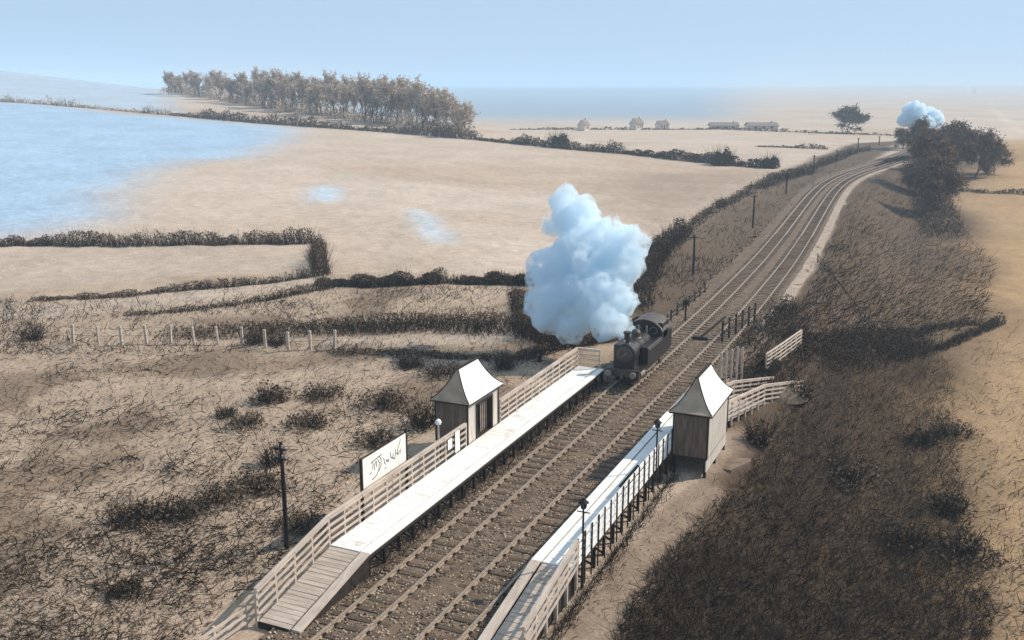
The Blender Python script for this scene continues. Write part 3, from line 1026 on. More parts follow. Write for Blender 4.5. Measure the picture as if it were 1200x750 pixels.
# ------------------------------------------------------------------ smoke and steam
def smoke_material(name, dens, col, nscale=1.0, lo=.42, hi=.54):
    m = bpy.data.materials.new(name); m.use_nodes = True
    nt = m.node_tree; N = nt.nodes; L = nt.links
    N.remove(N["Principled BSDF"])
    v = N.new("ShaderNodeVolumePrincipled")
    v.inputs["Color"].default_value = (*col, 1); v.inputs["Anisotropy"].default_value = .0
    tc = N.new("ShaderNodeTexCoord"); nz = N.new("ShaderNodeTexNoise"); nz.inputs["Scale"].default_value = nscale; nz.inputs["Detail"].default_value = 5; nz.inputs["Roughness"].default_value = .7
    L.new(tc.outputs["Object"], nz.inputs["Vector"])
    mr = N.new("ShaderNodeMapRange"); mr.inputs[1].default_value = lo; mr.inputs[2].default_value = hi; mr.inputs[3].default_value = .0; mr.inputs[4].default_value = dens
    L.new(nz.outputs["Fac"], mr.inputs[0]); L.new(mr.outputs[0], v.inputs["Density"])
    L.new(v.outputs[0], N["Material Output"].inputs["Volume"])
    MATS[name] = m


smoke_material("smoke_white", 2.6, (.875, .955, 1.0))


def cloud(name, blobs, label, cat, voxel, lump):
    """lumpy volume of steam: overlapping balls fused into one skin and roughened"""
    mb = MB()
    for (c, r) in blobs:
        prof = [(-r * math.cos(t), max(.01, r * math.sin(t))) for t in np.linspace(0, math.pi, 12)]
        mb.lathe(c, prof, 20)
    me = bpy.data.meshes.new(name); me.from_pydata(mb.v, [], mb.f); me.update()
    o = bpy.data.objects.new(name, me); COL.objects.link(o)
    md = o.modifiers.new("remesh", 'REMESH'); md.mode = 'VOXEL'; md.voxel_size = voxel
    dg = bpy.context.evaluated_depsgraph_get()
    me2 = bpy.data.meshes.new_from_object(o.evaluated_get(dg))
    o.modifiers.clear(); o.data = me2
    n = len(me2.vertices); co = np.zeros(n * 3); me2.vertices.foreach_get("co", co); co = co.reshape(-1, 3)
    no = np.zeros(n * 3); me2.vertices.foreach_get("normal", no); no = no.reshape(-1, 3)
    d = np.array([1.0 * mnoise.noise(Vector(p) * (.55 / lump)) + .8 * abs(mnoise.noise(Vector(p) * (1.2 / lump))) + .45 * abs(mnoise.noise(Vector(p) * (2.7 / lump))) for p in co])
    co = co + no * (d * lump * .75)[:, None]
    me2.vertices.foreach_set("co", co.ravel()); me2.materials.clear(); me2.materials.append(MATS["smoke_white"])
    me2.polygons.foreach_set("use_smooth", [True] * len(me2.polygons)); me2.update()
    tag(o, label, cat, kind="stuff")
    return o


def at_depth(px, py, d):
    dx, dy, dz = ray(px, py)
    k = d / (dx * -SY + dy * CY)
    return (CAM[0] + dx * k, CAM[1] + dy * k, CAM[2] + dz * k)


def blob(px, py, rp, d):
    return (at_depth(px, py, d), rp * d / 1182)


smk = [(662, 238, 20, 78), (680, 262, 30, 76), (652, 262, 15, 79), (715, 278, 24, 74), (742, 282, 18, 73), (690, 300, 40, 74), (725, 312, 30, 73),
       (660, 318, 34, 75), (637, 320, 22, 76), (635, 352, 24, 75), (665, 352, 34, 73), (700, 346, 36, 72), (726, 350, 20, 71), (640, 378, 16, 73), (672, 382, 22, 72), (712, 376, 20, 70), (728, 385, 13, 68.5), (742, 398, 9, 68)]
cloud("smoke", [blob(*b) for b in smk], "billowing pale blue-white smoke above the locomotive and beside the platform end", "smoke", .42, .85)
stm = [(1072, 132, 13, 330), (1062, 140, 9, 330), (1090, 138, 12, 335), (1082, 146, 12, 332), (1100, 141, 8, 335)]
cloud("steam", [blob(*b) for b in stm], "small white puff of steam behind the tall trees at the end of the line", "steam", .7, 1.2)


# ------------------------------------------------------------------ telegraph poles and lone posts
def tpole(px, py, h, label, arms=1, r=.11, group="telegraph poles along the line", aw=.5):
    x, y, z = ground_pt(px, py)
    root = thing("telegraph_pole", (x, y, z), label, "telegraph pole", group)
    m = MB(); m.tube([(x, y, z - .4), (x + .03, y, z + h * .5), (x, y, z + h)], [r, r * .9, r * .7], 8); obj("pole", m, "tarred", root)
    for k in range(arms):
        zz = z + h - .3 - .45 * k
        m = MB(); m.bar((x - aw, y - .1, zz), (x + aw, y - .1, zz), .07, .07); ar = obj("crossarm", m, "tarred", root)
        m = MB()
        for dx in (-aw * .85, -aw * .42, aw * .42, aw * .85): m.lathe((x + dx, y - .1, zz + .05), [(0, .03), (.05, .05), (.14, .045), (.17, .02)], 6)
        obj("insulators", m, "loco_steel", ar)
    return root


tpole(336, 643, 5.1, "tall dark telegraph pole in the rough field, beside the near platform ramp", 2, .11, aw=.32)
for (px, py, tp), lb in zip([(812, 322, 274), (882, 267, 228), (921, 227, 202), (953, 202, 182), (980, 190, 176), (1005, 177, 162), (1030, 170, 160)],
                            ["dark telegraph pole left of the line, nearest one beyond the locomotive", "dark telegraph pole left of the line with pale bank behind, second beyond the locomotive",
                             "thin telegraph pole among scrub left of the line, third beyond the locomotive", "small telegraph pole left of the line, fourth beyond the locomotive",
                             "small telegraph pole left of the bend, fifth beyond the locomotive", "small telegraph pole before the far field, sixth beyond the locomotive", "tiny telegraph pole nearest the dark trees, at the end of the row"]):
    x, y, z = ground_pt(px, py)
    d = (x - CAM[0]) * -SY + (y - CAM[1]) * CY
    tpole(px, py, (py - tp) * d / 1182 * 1.03, lb, 1, .10 + d * .0003)

# row of pale posts in the rough field
posts_px = [(86, 402), (116, 404), (143, 404), (172, 403), (200, 403), (228, 404), (256, 404), (284, 405), (311, 408), (338, 411), (364, 410), (392, 409)]
pts = [ground_pt(*p) for p in posts_px]
root = thing("field_fence", pts[0], "row of pale wooden posts with thin wires across the rough field on the left", "fence")
pm = MB(); pm.box(-.1, .1, -.08, .08, -.4, 1.55)
me = new_mesh("post", pm.v, pm.f, "pale_timber")
for p in pts:
    o = bpy.data.objects.new("post", me); COL.objects.link(o); o.parent = root
    o.location = Vector(p) - Vector(pts[0]); o.rotation_euler = (random.uniform(-.06, .06), random.uniform(-.06, .06), random.uniform(-.3, .3))
for h in (.75, 1.35):
    m = MB()
    for a, b in zip(pts[:-1], pts[1:]): m.bar((a[0], a[1] - .09, a[2] + h), (b[0], b[1] - .09, b[2] + h), .018, .018)
    obj("wire", m, "dark_timber", root)

# low rail fence with a stout post left of the line, beyond the locomotive
p0, p1 = ground_pt(786, 378), ground_pt(826, 345)
fence("lineside_fence", "short two-rail wooden fence left of the line, just beyond the locomotive's cab", [p0, tuple(.5 * (a + b) for a, b in zip(p0, p1)), p1], 1.15, (.55, .95), 2.6, "dark_timber", post=.12, rail=(.05, .1))
x, y, z = ground_pt(803, 379)
root = thing("marker_post", (x, y, z), "dark post with a round disc beside the short fence beyond the locomotive", "post")
m = MB(); m.box(x - .06, x + .06, y - .06, y + .06, z - .3, z + 1.9); obj("post", m, "tarred", root)
m = MB(); m.lathe((x, y - .12, z + 1.9), [(0, .25), (.05, .25)], 16, 'y'); obj("disc", m, "dark_timber", root)
x, y, z = ground_pt(632, 424)
root = thing("gate_post", (x, y, z), "short dark stump of a gate post behind the platform's far end", "post")
m = MB(); m.tube([(x, y, z - .2), (x, y, z + .9), (x + .02, y, z + 1.0)], [.2, .17, .1], 8); obj("stump", m, "tarred", root)
m = MB(); m.tube([(x, y - .2, z + .6), (x, y - .26, z + .6)], .06, 8); obj("hinge", m, "loco_steel", root)

# spare rail lying on blocks in the six-foot
a, b = on_plane(822, 397, -.1), on_plane(850, 373, -.1)
root = thing("spare_rail", (a[0], a[1], -.175), "spare dark rail resting on a timber block between the two lines", "rail")
m = MB(); m.bar((a[0], a[1], .12), (b[0], b[1], .06), .13, .15); obj("rail", m, "tarred", root)
m = MB(); m.box(a[0] - .7, a[0] + .5, a[1] - .2, a[1] + .2, -.17, .04); obj("block", m, "tarred", root)

# ------------------------------------------------------------------ steps, palings and walkway right of the line, beyond the right shelter
zb = lambda p: (p[0], p[1], float(terrain(p[0], p[1])))
palx = on_plane(853, 452, .3)
root = thing("paling_screen", (palx[0], palx[1], 0), "tall upright pale palings directly behind the right shelter's roof", "fence")
for k in range(5):
    x, y = palx[0] - .55 + .26 * k, palx[1] + .5 * k
    m = MB(); m.box(x - .07, x + .07, y - .04, y + .04, -.6, 2.55 + .12 * (k % 2)); obj("paling", m, "pale_timber", root)
m = MB(); m.bar((palx[0] - .6, palx[1] + .1, .6), (palx[0] + .6, palx[1] + 2.2, .6), .05, .1); obj("back_rail", m, "dark_timber", root)

wk = [(5.6, 20.0, .55), (6.6, 27.5, -.35), (8.2, 33.5, -1.5)]
root = thing("timber_walkway", wk[0], "sloping timber walkway leading down from the right platform to the lane", "walkway")
m = MB(); st = MB()
for a, b in zip(wk[:-1], wk[1:]):
    A, Bv = Vector(a), Vector(b); n = int((Bv - A).length / .25)
    for k in range(n):
        p, q = A.lerp(Bv, (k + .06) / n), A.lerp(Bv, (k + .94) / n); m.bar(p, q, 1.9, .05)
    st.bar(A - Vector((.7, 0, .12)), Bv - Vector((.7, 0, .12)), .1, .18); st.bar(A + Vector((.7, 0, -.12)), Bv + Vector((.7, 0, -.12)), .1, .18)
    for k in range(1, 4):
        p = A.lerp(Bv, k / 4)
        for s in (-.7, .7): st.box(p.x + s - .07, p.x + s + .07, p.y - .07, p.y + .07, p.z - 2.6, p.z - .2)
obj("deck", m, "ramp_timber", root); obj("stringer", st, "tarred", root)
L3 = (.3, .6, .9, 1.18)
off = lambda w, d: tuple((x + d, y, z) for x, y, z in w)
fence("walkway_fence", "pale four-rail fence on the field side of the timber walkway behind the right shelter", off(wk, 1.0), 1.25, L3, 1.25, "pale_timber", None, "fences of the walkway", top_cap=True)
fence("walkway_fence", "pale four-rail fence on the railway side of the timber walkway behind the right shelter", off(wk, -1.0), 1.25, L3, 1.25, "pale_timber", None, "fences of the walkway", top_cap=True)
q = [ground_pt(897, 436), ground_pt(914, 424), ground_pt(938, 406)]
fence("walkway_fence", "pale rail fence turning uphill towards the dark bank, farthest of the walkway fences", q, 1.35, L3, 1.3, "pale_timber", None, "fences of the walkway", top_cap=True)
q = [ground_pt(846, 403), ground_pt(868, 392), ground_pt(884, 380)]
fence("lineside_fence", "short fence of tall dark posts beside the right line above the walkway", [q[0], q[2]], 1.9, (.9, 1.6), 1.6, "dark_timber", post=.14)
# dark timber store under the walkway and the pale landing slab behind the shelter
x, y, z = ground_pt(917, 462)
root = thing("landing", (x, y, z), "rounded brown heap of rubble at the foot of the walkway fences", "heap")
hp = MB(); n = 18; vs = [(x, y, z + .75)]; fs = []
for r, h in ((.5, .62), (1.0, .38), (1.5, -.25)):
    for k in range(n):
        t = 2 * math.pi * k / n; rr = r * (1 + .18 * math.sin(3 * t + r) + random.uniform(-.06, .06)); vs.append((x + rr * math.cos(t), y + rr * 1.25 * math.sin(t), z + h + random.uniform(-.06, .06)))
for k in range(n):
    fs.append((0, 1 + k, 1 + (k + 1) % n))
    for j in (0, 1): fs.append((1 + j * n + k, 1 + (j + 1) * n + k, 1 + (j + 1) * n + (k + 1) % n, 1 + j * n + (k + 1) % n))
hp.add(vs, fs)
ho = obj("rubble_heap", hp, "rubble", None, origin=(x, y, z)); tag(ho, root["label"], root["category"]); bpy.data.objects.remove(root)
x, y, z = ground_pt(858, 545)
z2 = z + .13
root = thing("stone_slab", (x, y, z), "flat brown stone landing slab in the grass behind the right shelter", "slab")
m = MB()
pg = [(-.75, -.95), (.15, -1.1), (.95, .45), (.8, .95), (-.5, .8), (-.8, .2)]
m.add([(x + a, y + b, z - .3) for a, b in pg] + [(x + a, y + b, z2 + .1 * a) for a, b in pg], [(0, 1, 2, 3, 4, 5), (11, 10, 9, 8, 7, 6)] + [(i, 6 + i, 6 + (i + 1) % 6, (i + 1) % 6) for i in range(6)])
slab = obj("stone_slab", m, "rubble", None, origin=(x, y, z)); tag(slab, root["label"], "slab"); bpy.data.objects.remove(root)
slab.name = "stone_slab"

# handrail fence running down the bank
a, b = ground_pt(958, 308), ground_pt(1024, 394)
fence("bank_fence", "thin dark fence running straight down the brown bank to the lane", [a, b], 1.0, (.5, .95), 3.5, "dark_timber", post=.1, rail=(.05, .09))


# ------------------------------------------------------------------ vegetation
def resample(px, step):
    """walk a line of ground points at a spacing in metres"""
    P = [np.array(ground_pt(*p)) for p in px]
    out = []
    for a, b in zip(P[:-1], P[1:]):
        n = max(1, int(np.linalg.norm((b - a)[:2]) / step))
        out += [a + (b - a) * k / n for k in range(n)]
    out.append(P[-1])
    return np.array(out)


def hedge(name, label, px, h, w, n, nleaf, tw="twig_dark", lf="leaf_brown", lean=(0, 0), cat="hedge", group=None, stem_w=.045, leaf_s=.13, ragged=.5):
    """a hedge along ground points: a mass of stems with leaves through its volume"""
    L = resample(px, 1.0)
    c0 = L[len(L) // 2]
    root = thing(name, (float(c0[0]), float(c0[1]), float(terrain(c0[0], c0[1]))), label, cat, group)
    seg = np.r_[0, np.cumsum(np.linalg.norm(np.diff(L[:, :2], axis=0), axis=1))]

    def along(k):
        t = rng.uniform(0, seg[-1], k)
        x = np.interp(t, seg, L[:, 0]); y = np.interp(t, seg, L[:, 1])
        hh = h * (1 - ragged * .6 + ragged * (.5 * vnoise(t * .16, t * 0 + 3.3, 5) + .55 * vnoise(t * .5, t * 0 + 8.1, 6) + .35 * vnoise(t * 1.4, t * 0, 7)))
        return t, x, y, np.maximum(hh, h * .18)
    t, x, y, hh = along(n)
    a = rng.uniform(0, 2 * np.pi, n); r = np.sqrt(rng.uniform(0, 1, n)) * w / 2
    bx, by = x + r * np.cos(a), y + r * np.sin(a)
    base = np.stack([bx, by, terrain(bx, by) - .05], 1)
    d = unit(np.stack([rng.normal(lean[0], .33, n), rng.normal(lean[1], .33, n), np.ones(n)], 1))
    V, Q = stems(base, d, hh * rng.uniform(.55, 1.12, n), rng.normal(0, .18, (n, 3)) * hh[:, None], stem_w * rng.uniform(.6, 1.5, n))
    o = arr_obj("twigs", V, Q, tw, root)  # all stems of the hedge in one mesh
    t, x, y, hh = along(nleaf)
    a = rng.uniform(0, 2 * np.pi, nleaf); r = np.sqrt(rng.uniform(0, 1, nleaf))
    zz = rng.uniform(.03, 1, nleaf) ** .8
    wr = w / 2 * np.sqrt(np.maximum(.15, 1 - zz ** 2.5)) * r
    lx, ly = x + wr * np.cos(a), y + wr * np.sin(a)
    keep = vnoise(lx * 1.1, ly * 1.1 + zz * 2.0, 15) > -.45
    c = np.stack([lx, ly, terrain(lx, ly) + zz * hh * .95], 1)[keep]
    V, Q = leaves(c, leaf_s * rng.uniform(.5, 1.3, len(c)))
    arr_obj("foliage", V, Q, lf, root)
    return root


# two big hedges of the middle field
hedge("field_hedge", "long dark hedge on the left across the pale field, ending at a corner", [(-70, 292), (0, 288), (120, 288), (250, 287), (340, 286), (372, 284)], 2.3, 2.2, 2600, 9000)
hedge("field_hedge", "short dark hedge dropping from the long left hedge's corner down to the next hedge", [(374, 286), (372, 305), (378, 325)], 2.6, 2.2, 900, 2600)
hedge("field_hedge", "dark hedge with an upright ragged top, left of the gap in the middle field", [(376, 334), (430, 336), (480, 334), (518, 331)], 2.5, 2.0, 1900, 5500)
hedge("field_hedge", "dark hedge between the gap in the field and the smoke cloud", [(529, 331), (575, 332), (630, 334)], 2.5, 2.0, 1500, 4200)
# low scrub rows
hedge("scrub_row", "low dark scrub row along the upper side of the pale lane on the left", [(40, 352), (140, 348), (250, 338), (365, 325)], 1.2, 1.4, 1300, 3000, cat="scrub", group=None, leaf_s=.1)
hedge("scrub_row", "thin scrub row along the lower side of the pale lane, above the row of posts", [(150, 370), (260, 360), (350, 345), (396, 335)], 1.0, 1.6, 1100, 1400, cat="scrub", leaf_s=.1)
hedge("scrub_row", "wide band of brown scrub under the two middle hedges", [(210, 392), (300, 388), (420, 386), (520, 382), (605, 386)], 1.5, 5.0, 2600, 5200, tw="twig_dark", lf="leaf_brown", cat="scrub", leaf_s=.11)
hedge("scrub_row", "tall column of brambles at the left edge of the smoke cloud", [(606, 345), (612, 370), (618, 395), (640, 402)], 2.4, 2.0, 900, 2600, cat="scrub", leaf_s=.11)
hedge("scrub_row", "dark brambles behind the fence at the platform's far end", [(612, 420), (650, 408), (690, 402), (722, 396)], 1.9, 2.2, 900, 2600, cat="scrub", lf="leaf_brown", leaf_s=.11, lean=(.3, .2))
hedge("scrub_row", "scrub row along the lower edge of the pale strip below the middle hedges", [(395, 414), (480, 416), (560, 420), (610, 424)], .9, 2.2, 900, 1800, cat="scrub", leaf_s=.1)
# boundary scrub on the left of the line, past the smoke
hedge("boundary_hedge", "tall dark boundary hedge rising from the locomotive along the left of the line", [(745, 366), (748, 345), (758, 318), (774, 296), (800, 276)], 3.0, 3.6, 1600, 6000, cat="hedge", leaf_s=.14, lf="leaf_dark")
hedge("boundary_hedge", "thin boundary hedge along the bank top left of the line, before the far field", [(800, 272), (826, 255), (850, 240), (880, 226)], 1.7, 2.6, 900, 2000, leaf_s=.15)
hedge("boundary_hedge", "dark tangled hedge left of the line, under the far dark bushes", [(884, 222), (905, 214), (925, 208), (950, 202)], 2.4, 5.0, 800, 2500, leaf_s=.2, stem_w=.07)
hedge("boundary_hedge", "low dark hedge along the left of the line's far bend", [(950, 199), (975, 190), (1000, 180), (1020, 176)], 2.6, 3.0, 500, 1500, leaf_s=.25, stem_w=.08)
hedge("tree_undergrowth", "pale undergrowth filling the space beneath the row of pale trees", [(196, 107), (250, 115), (300, 124), (400, 138), (480, 148), (548, 161)], 6.0, 9, 1500, 8000, "twig_grey", "leaf_tan", cat="scrub", leaf_s=.45, stem_w=.1, ragged=.5)
# the far hedge line across the hill
hedge("hill_hedge", "thin scraggly far hedge on the blue slope at the photo's left edge", [(-60, 116), (0, 119), (60, 123), (130, 129), (200, 135)], 3.4, 3.5, 900, 1600, "twig_brown", "leaf_tan", leaf_s=.35, stem_w=.12, ragged=1.0)
hedge("hill_hedge", "far brown hedge below the row of pale trees", [(200, 135), (300, 144), (400, 151), (480, 157), (560, 164)], 4.2, 4.0, 1900, 5200, "twig_brown", "leaf_brown", leaf_s=.34, stem_w=.12, ragged=.8)
hedge("hill_hedge", "far hedge of uneven brown bushes right of the row of pale trees", [(560, 164), (620, 170), (680, 176), (730, 180)], 3.4, 4.0, 1000, 3600, "twig_dark", "leaf_brown", leaf_s=.3, stem_w=.1, ragged=.8)
hedge("hill_hedge", "dark solid far hedge ending in the round bush above the line", [(730, 180), (790, 187), (850, 193), (905, 198)], 3.1, 3.4, 1000, 4600, "twig_dark", "leaf_dark", leaf_s=.28, stem_w=.09, ragged=.5)
hedge("bank_scrub", "thick dark scrub hanging down the bank under the tall dark trees", [(1072, 200), (1084, 222), (1096, 246), (1106, 275)], 3.4, 8, 1700, 6500, "twig_dark", "leaf_russet", cat="scrub", leaf_s=.22, stem_w=.08, ragged=.7)
hedge("bank_scrub", "dark scrub along the track edge leading up to the tall dark trees", [(1026, 196), (1045, 190), (1066, 186)], 1.6, 3, 400, 1500, "twig_dark", "leaf_dark", cat="scrub", leaf_s=.2, stem_w=.08, ragged=.7)
hedge("walkway_scrub", "dark scrub along the foot of the timber walkway behind the right shelter", [(872, 452), (888, 444), (906, 428)], 1.5, 1.8, 500, 1800, "twig_dark", "leaf_dark", cat="scrub", leaf_s=.1)
hedge("walkway_scrub", "dark scrub between the right line and the top of the walkway fences", [(868, 410), (884, 396), (905, 378), (925, 360)], 1.5, 2.2, 600, 1800, "twig_dark", "leaf_dark", cat="scrub", leaf_s=.1)
# lane hedges on the right, at the foot of the bank
hedge("lane_hedge", "dark low hedge along the lane at the foot of the brown bank", [(940, 416), (990, 412), (1040, 408), (1085, 405)], 1.5, 5.0, 2200, 8000, "twig_dark", "leaf_dark", cat="hedge", leaf_s=.1)
hedge("lane_hedge", "short dark hedge climbing right from the lane towards the photo's right edge", [(1098, 410), (1130, 396), (1172, 378)], 1.3, 1.6, 800, 2200, "twig_dark", "leaf_dark", cat="hedge", leaf_s=.1)
hedge("lane_hedge", "ragged brown hedge at the top edge of the dark lane hollow on the right", [(1040, 388), (1090, 385), (1140, 380)], 1.1, 2.0, 700, 1500, "twig_dark", "leaf_brown", cat="hedge", leaf_s=.1)
hedge("field_hedge", "thin far hedge crossing the pale slope right of the tall dark trees", [(1110, 222), (1150, 226), (1205, 228), (1260, 228)], 1.6, 2.0, 400, 700, "twig_brown", "leaf_brown", leaf_s=.25, stem_w=.08)
hedge("far_hedge", "long thin hedge line crossing the flat land before the far downs", [(600, 152), (680, 152), (760, 152), (850, 152), (950, 156), (1045, 159)], 1.5, 3.0, 900, 2600, "twig_brown", "leaf_brown", leaf_s=.4, stem_w=.14, ragged=.7)
hedge("far_hedge", "short brown hedge in the field before the bend of the line", [(888, 172), (920, 173), (968, 175)], 2.2, 3.0, 300, 900, "twig_brown", "leaf_brown", leaf_s=.3, stem_w=.1, ragged=.8)


# bushes one can tell apart
def bush_mesh(h, w, ns, nl, leaf_s, sw):
    a = rng.uniform(0, 2 * np.pi, ns); r = rng.uniform(0, .3, ns) * w
    base = np.stack([r * np.cos(a), r * np.sin(a), np.full(ns, -.1)], 1)
    d = unit(np.stack([np.cos(a) * rng.uniform(.1, .9, ns), np.sin(a) * rng.uniform(.1, .9, ns), np.ones(ns)], 1))
    S = stems(base, d, h * rng.uniform(.6, 1.15, ns), rng.normal(0, .22, (ns, 3)) * h, sw * rng.uniform(.6, 1.4, ns))
    p = unit(rng.normal(size=(nl, 3))) * (rng.uniform(.25, 1, nl) ** .5)[:, None]
    p[:, 2] = np.abs(p[:, 2])
    lump = 1 + .35 * vnoise(p[:, 0] * 2.3 + 7, p[:, 1] * 2.3 + p[:, 2] * 3, int(h * 100) % 97)
    p = p * np.array([w / 2, w / 2, h * .9]) * lump[:, None]
    Lf = leaves(p, leaf_s * rng.uniform(.5, 1.3, nl))
    return S, Lf


def bush_proto(name, h, w, ns, nl, leaf_s, sw, tw, lf):
    root = thing(name, (0, 0, 0), "bush", "bush")
    S, Lf = bush_mesh(h, w, ns, nl, leaf_s, sw)
    arr_obj("twigs", *S, tw, root); arr_obj("foliage", *Lf, lf, root)  # the bush's stems, then its leaves
    return root


bp = [bush_proto("bramble_bush", 1.3, 2.6, 130, 520, .1, .045, "twig_dark", "leaf_dark"), bush_proto("bramble_bush", 1.0, 3.4, 150, 480, .1, .045, "twig_dark", "leaf_brown"),
      bush_proto("bramble_bush", 1.7, 2.0, 110, 420, .1, .045, "twig_dark", "leaf_brown")]
bush_spots = [
    (180, 608, 1, 1.0, "dark low bramble patch alone in the lower left field, leftmost of its dark row"), (150, 612, 0, .8, "small dark bramble at the left end of the lower left row"), (215, 606, 0, .7, "dark bramble in the middle of the lower left row"),
    (255, 590, 1, .9, "bramble patch between the lower left row and the telegraph pole"), (300, 575, 1, 1.1, "wide brown bramble just up-left of the telegraph pole"), (320, 545, 2, .8, "upright bramble beside the telegraph pole's upper part"),
    (318, 470, 0, 1.0, "dark bramble dome in the middle of the left field, above the pole"), (378, 466, 1, 1.0, "dark bramble right of the dome in the middle of the left field"), (290, 498, 1, .8, "low bramble below the dome in the left field"),
    (265, 488, 0, .6, "small bramble left of the dome in the left field"), (360, 500, 1, 1.0, "low wide bramble left of the left shelter, near the pole's top"), (150, 695, 0, .6, "small bramble near the photo's lower left corner"),
    (450, 475, 1, 1.1, "brown bramble left of the left shelter's roof"), (495, 500, 2, 1.1, "upright brown bramble against the left shelter's end wall"), (520, 440, 1, 1.0, "bramble just above the left shelter's roof"), (480, 430, 0, .9, "dark bramble above and left of the left shelter"),
    (590, 432, 2, .9, "bramble behind the fence between the left shelter and the smoke"), (40, 398, 2, 1.0, "bramble at the left end of the row of pale posts"), (300, 402, 0, .9, "dark bramble between the pale posts, left one"), (325, 404, 0, .8, "dark bramble between the pale posts, right one"),
    (670, 398, 2, 1.3, "dark bush at the foot of the smoke, behind the platform end"), (648, 404, 0, 1.2, "round dark bush behind the fence at the smoke's lower left"), (440, 520, 1, .9, "bramble behind the nameboard"), (350, 618, 1, .8, "bramble at the foot of the telegraph pole"),
    (1130, 650, 1, 1.2, "dark bush at the right end of the dark grass field"), (1110, 600, 0, 1.1, "dark bush right of the dark field, above the lower one"), (1115, 510, 1, 1.1, "dark bush on the right margin of the dark field, higher up"),
    (1060, 640, 0, 1.1, "dark domed bush in the lower right of the dark field"), (990, 560, 1, 1.3, "low bush in the middle of the dark field"), (890, 520, 2, 1.0, "dark bush just right of the right shelter"), (845, 243, 2, 1.0, "small dark shrub alone on the bank top left of the line"),
    (935, 470, 2, 1.1, "dark bush below the walkway's heap of rubble"), (1080, 520, 0, 1.0, "dark bush in the upper right of the dark field")]
first = set()
for px, py, k, sc, lb in bush_spots:
    x, y, z = ground_pt(px, py)
    if k not in first:
        first.add(k); r = bp[k]; r.location = (x, y, z); r.rotation_euler.z = random.uniform(0, 6); r.scale = (sc,) * 3; r["label"] = lb
    else:
        r = dup(bp[k], (x, y, z), random.uniform(0, 6), sc, lb)


# trees
def tree_geo(h, spread, droop=0., up=.8, seed=1, depth=4, tw_w=.05, nb=7, base_r=None, first_branch=.25):
    R = random.Random(seed); mbt = MB(); twig = ([], [], [], [], [])
    base_r = base_r or h * .018
    tips = []

    def grow(p, d, L, r, lev):
        n = 4; pts = [p]; q = p.copy(); dd = d.copy()
        for i in range(n):
            dd = (dd + Vector((R.gauss(0, .13), R.gauss(0, .13), R.gauss(0, .08) + (.05 * up if lev else 0) - droop * .12 * lev))).normalized()
            q = q + dd * (L / n); pts.append(q.copy())
        rad = [r * (1 - .7 * i / n) for i in range(n + 1)]
        mbt.tube(pts, rad, 6 if lev == 0 else (5 if lev == 1 else 3), cap=False)
        if lev >= depth - 1:
            tips.append((pts[-1], dd)); tips.append((pts[2], dd)); return
        k = nb if lev == 0 else R.randint(3, 5)
        for i in range(k):
            t = first_branch + (1 - first_branch) * (i + R.random() * .7) / k if lev == 0 else .3 + .7 * (i + R.random()) / k
            t = min(t, .98); j = int(t * n); b = pts[j].lerp(pts[min(j + 1, n)], t * n - j)
            a = R.uniform(0, 2 * math.pi); e = Vector((math.cos(a), math.sin(a), 0))
            nd = (dd * (.75 + .35 * up) + e * spread * R.uniform(.7, 1.3) + Vector((0, 0, .3 * up))).normalized()
            grow(b, nd, L * R.uniform(.42, .62) * (1.15 - .45 * t if lev == 0 else 1), r * .5 * (1.1 - .5 * t), lev + 1)
    grow(Vector((0, 0, -.3)), Vector((R.gauss(0, .04), R.gauss(0, .04), 1)), h * .82, base_r, 0)
    return mbt, tips


def tree_proto(name, h, spread, mat_t, mat_tw, mat_l, ntw, nleaf, leaf_s, tw_w, seed, droop=0., up=.8, nb=8, first_branch=.25, tw_len=.16, extra_low=0):
    root = thing(name, (0, 0, 0), "tree", "tree")
    mb, tips = tree_geo(h, spread, droop, up, seed, 4, tw_w, nb, first_branch=first_branch)
    obj("trunk", mb, mat_t, root)
    idx = rng.integers(0, len(tips), ntw)
    P = np.array([tuple(t[0]) for t in tips])[idx]; D = np.array([tuple(t[1]) for t in tips])[idx]
    d = unit(D * .6 + rng.normal(0, .45, (ntw, 3)) + np.array([0, 0, .35 * up - droop]))
    ln = h * tw_len * rng.uniform(.4, 1.2, ntw)
    S = stems(P, d, ln, rng.normal(0, .12, (ntw, 3)) * ln[:, None] - np.array([0, 0, droop * .5]) * ln[:, None], tw_w * rng.uniform(.6, 1.3, ntw), 2)
    crown = arr_obj("crown", *S, mat_tw, root)
    if nleaf:
        idx = rng.integers(0, ntw, nleaf)
        c = P[idx] + d[idx] * (ln[idx] * rng.uniform(0, 1, nleaf))[:, None] + rng.normal(0, h * .025, (nleaf, 3))
        arr_obj("foliage", *leaves(c, leaf_s * rng.uniform(.5, 1.3, nleaf)), mat_l, root)
    return root


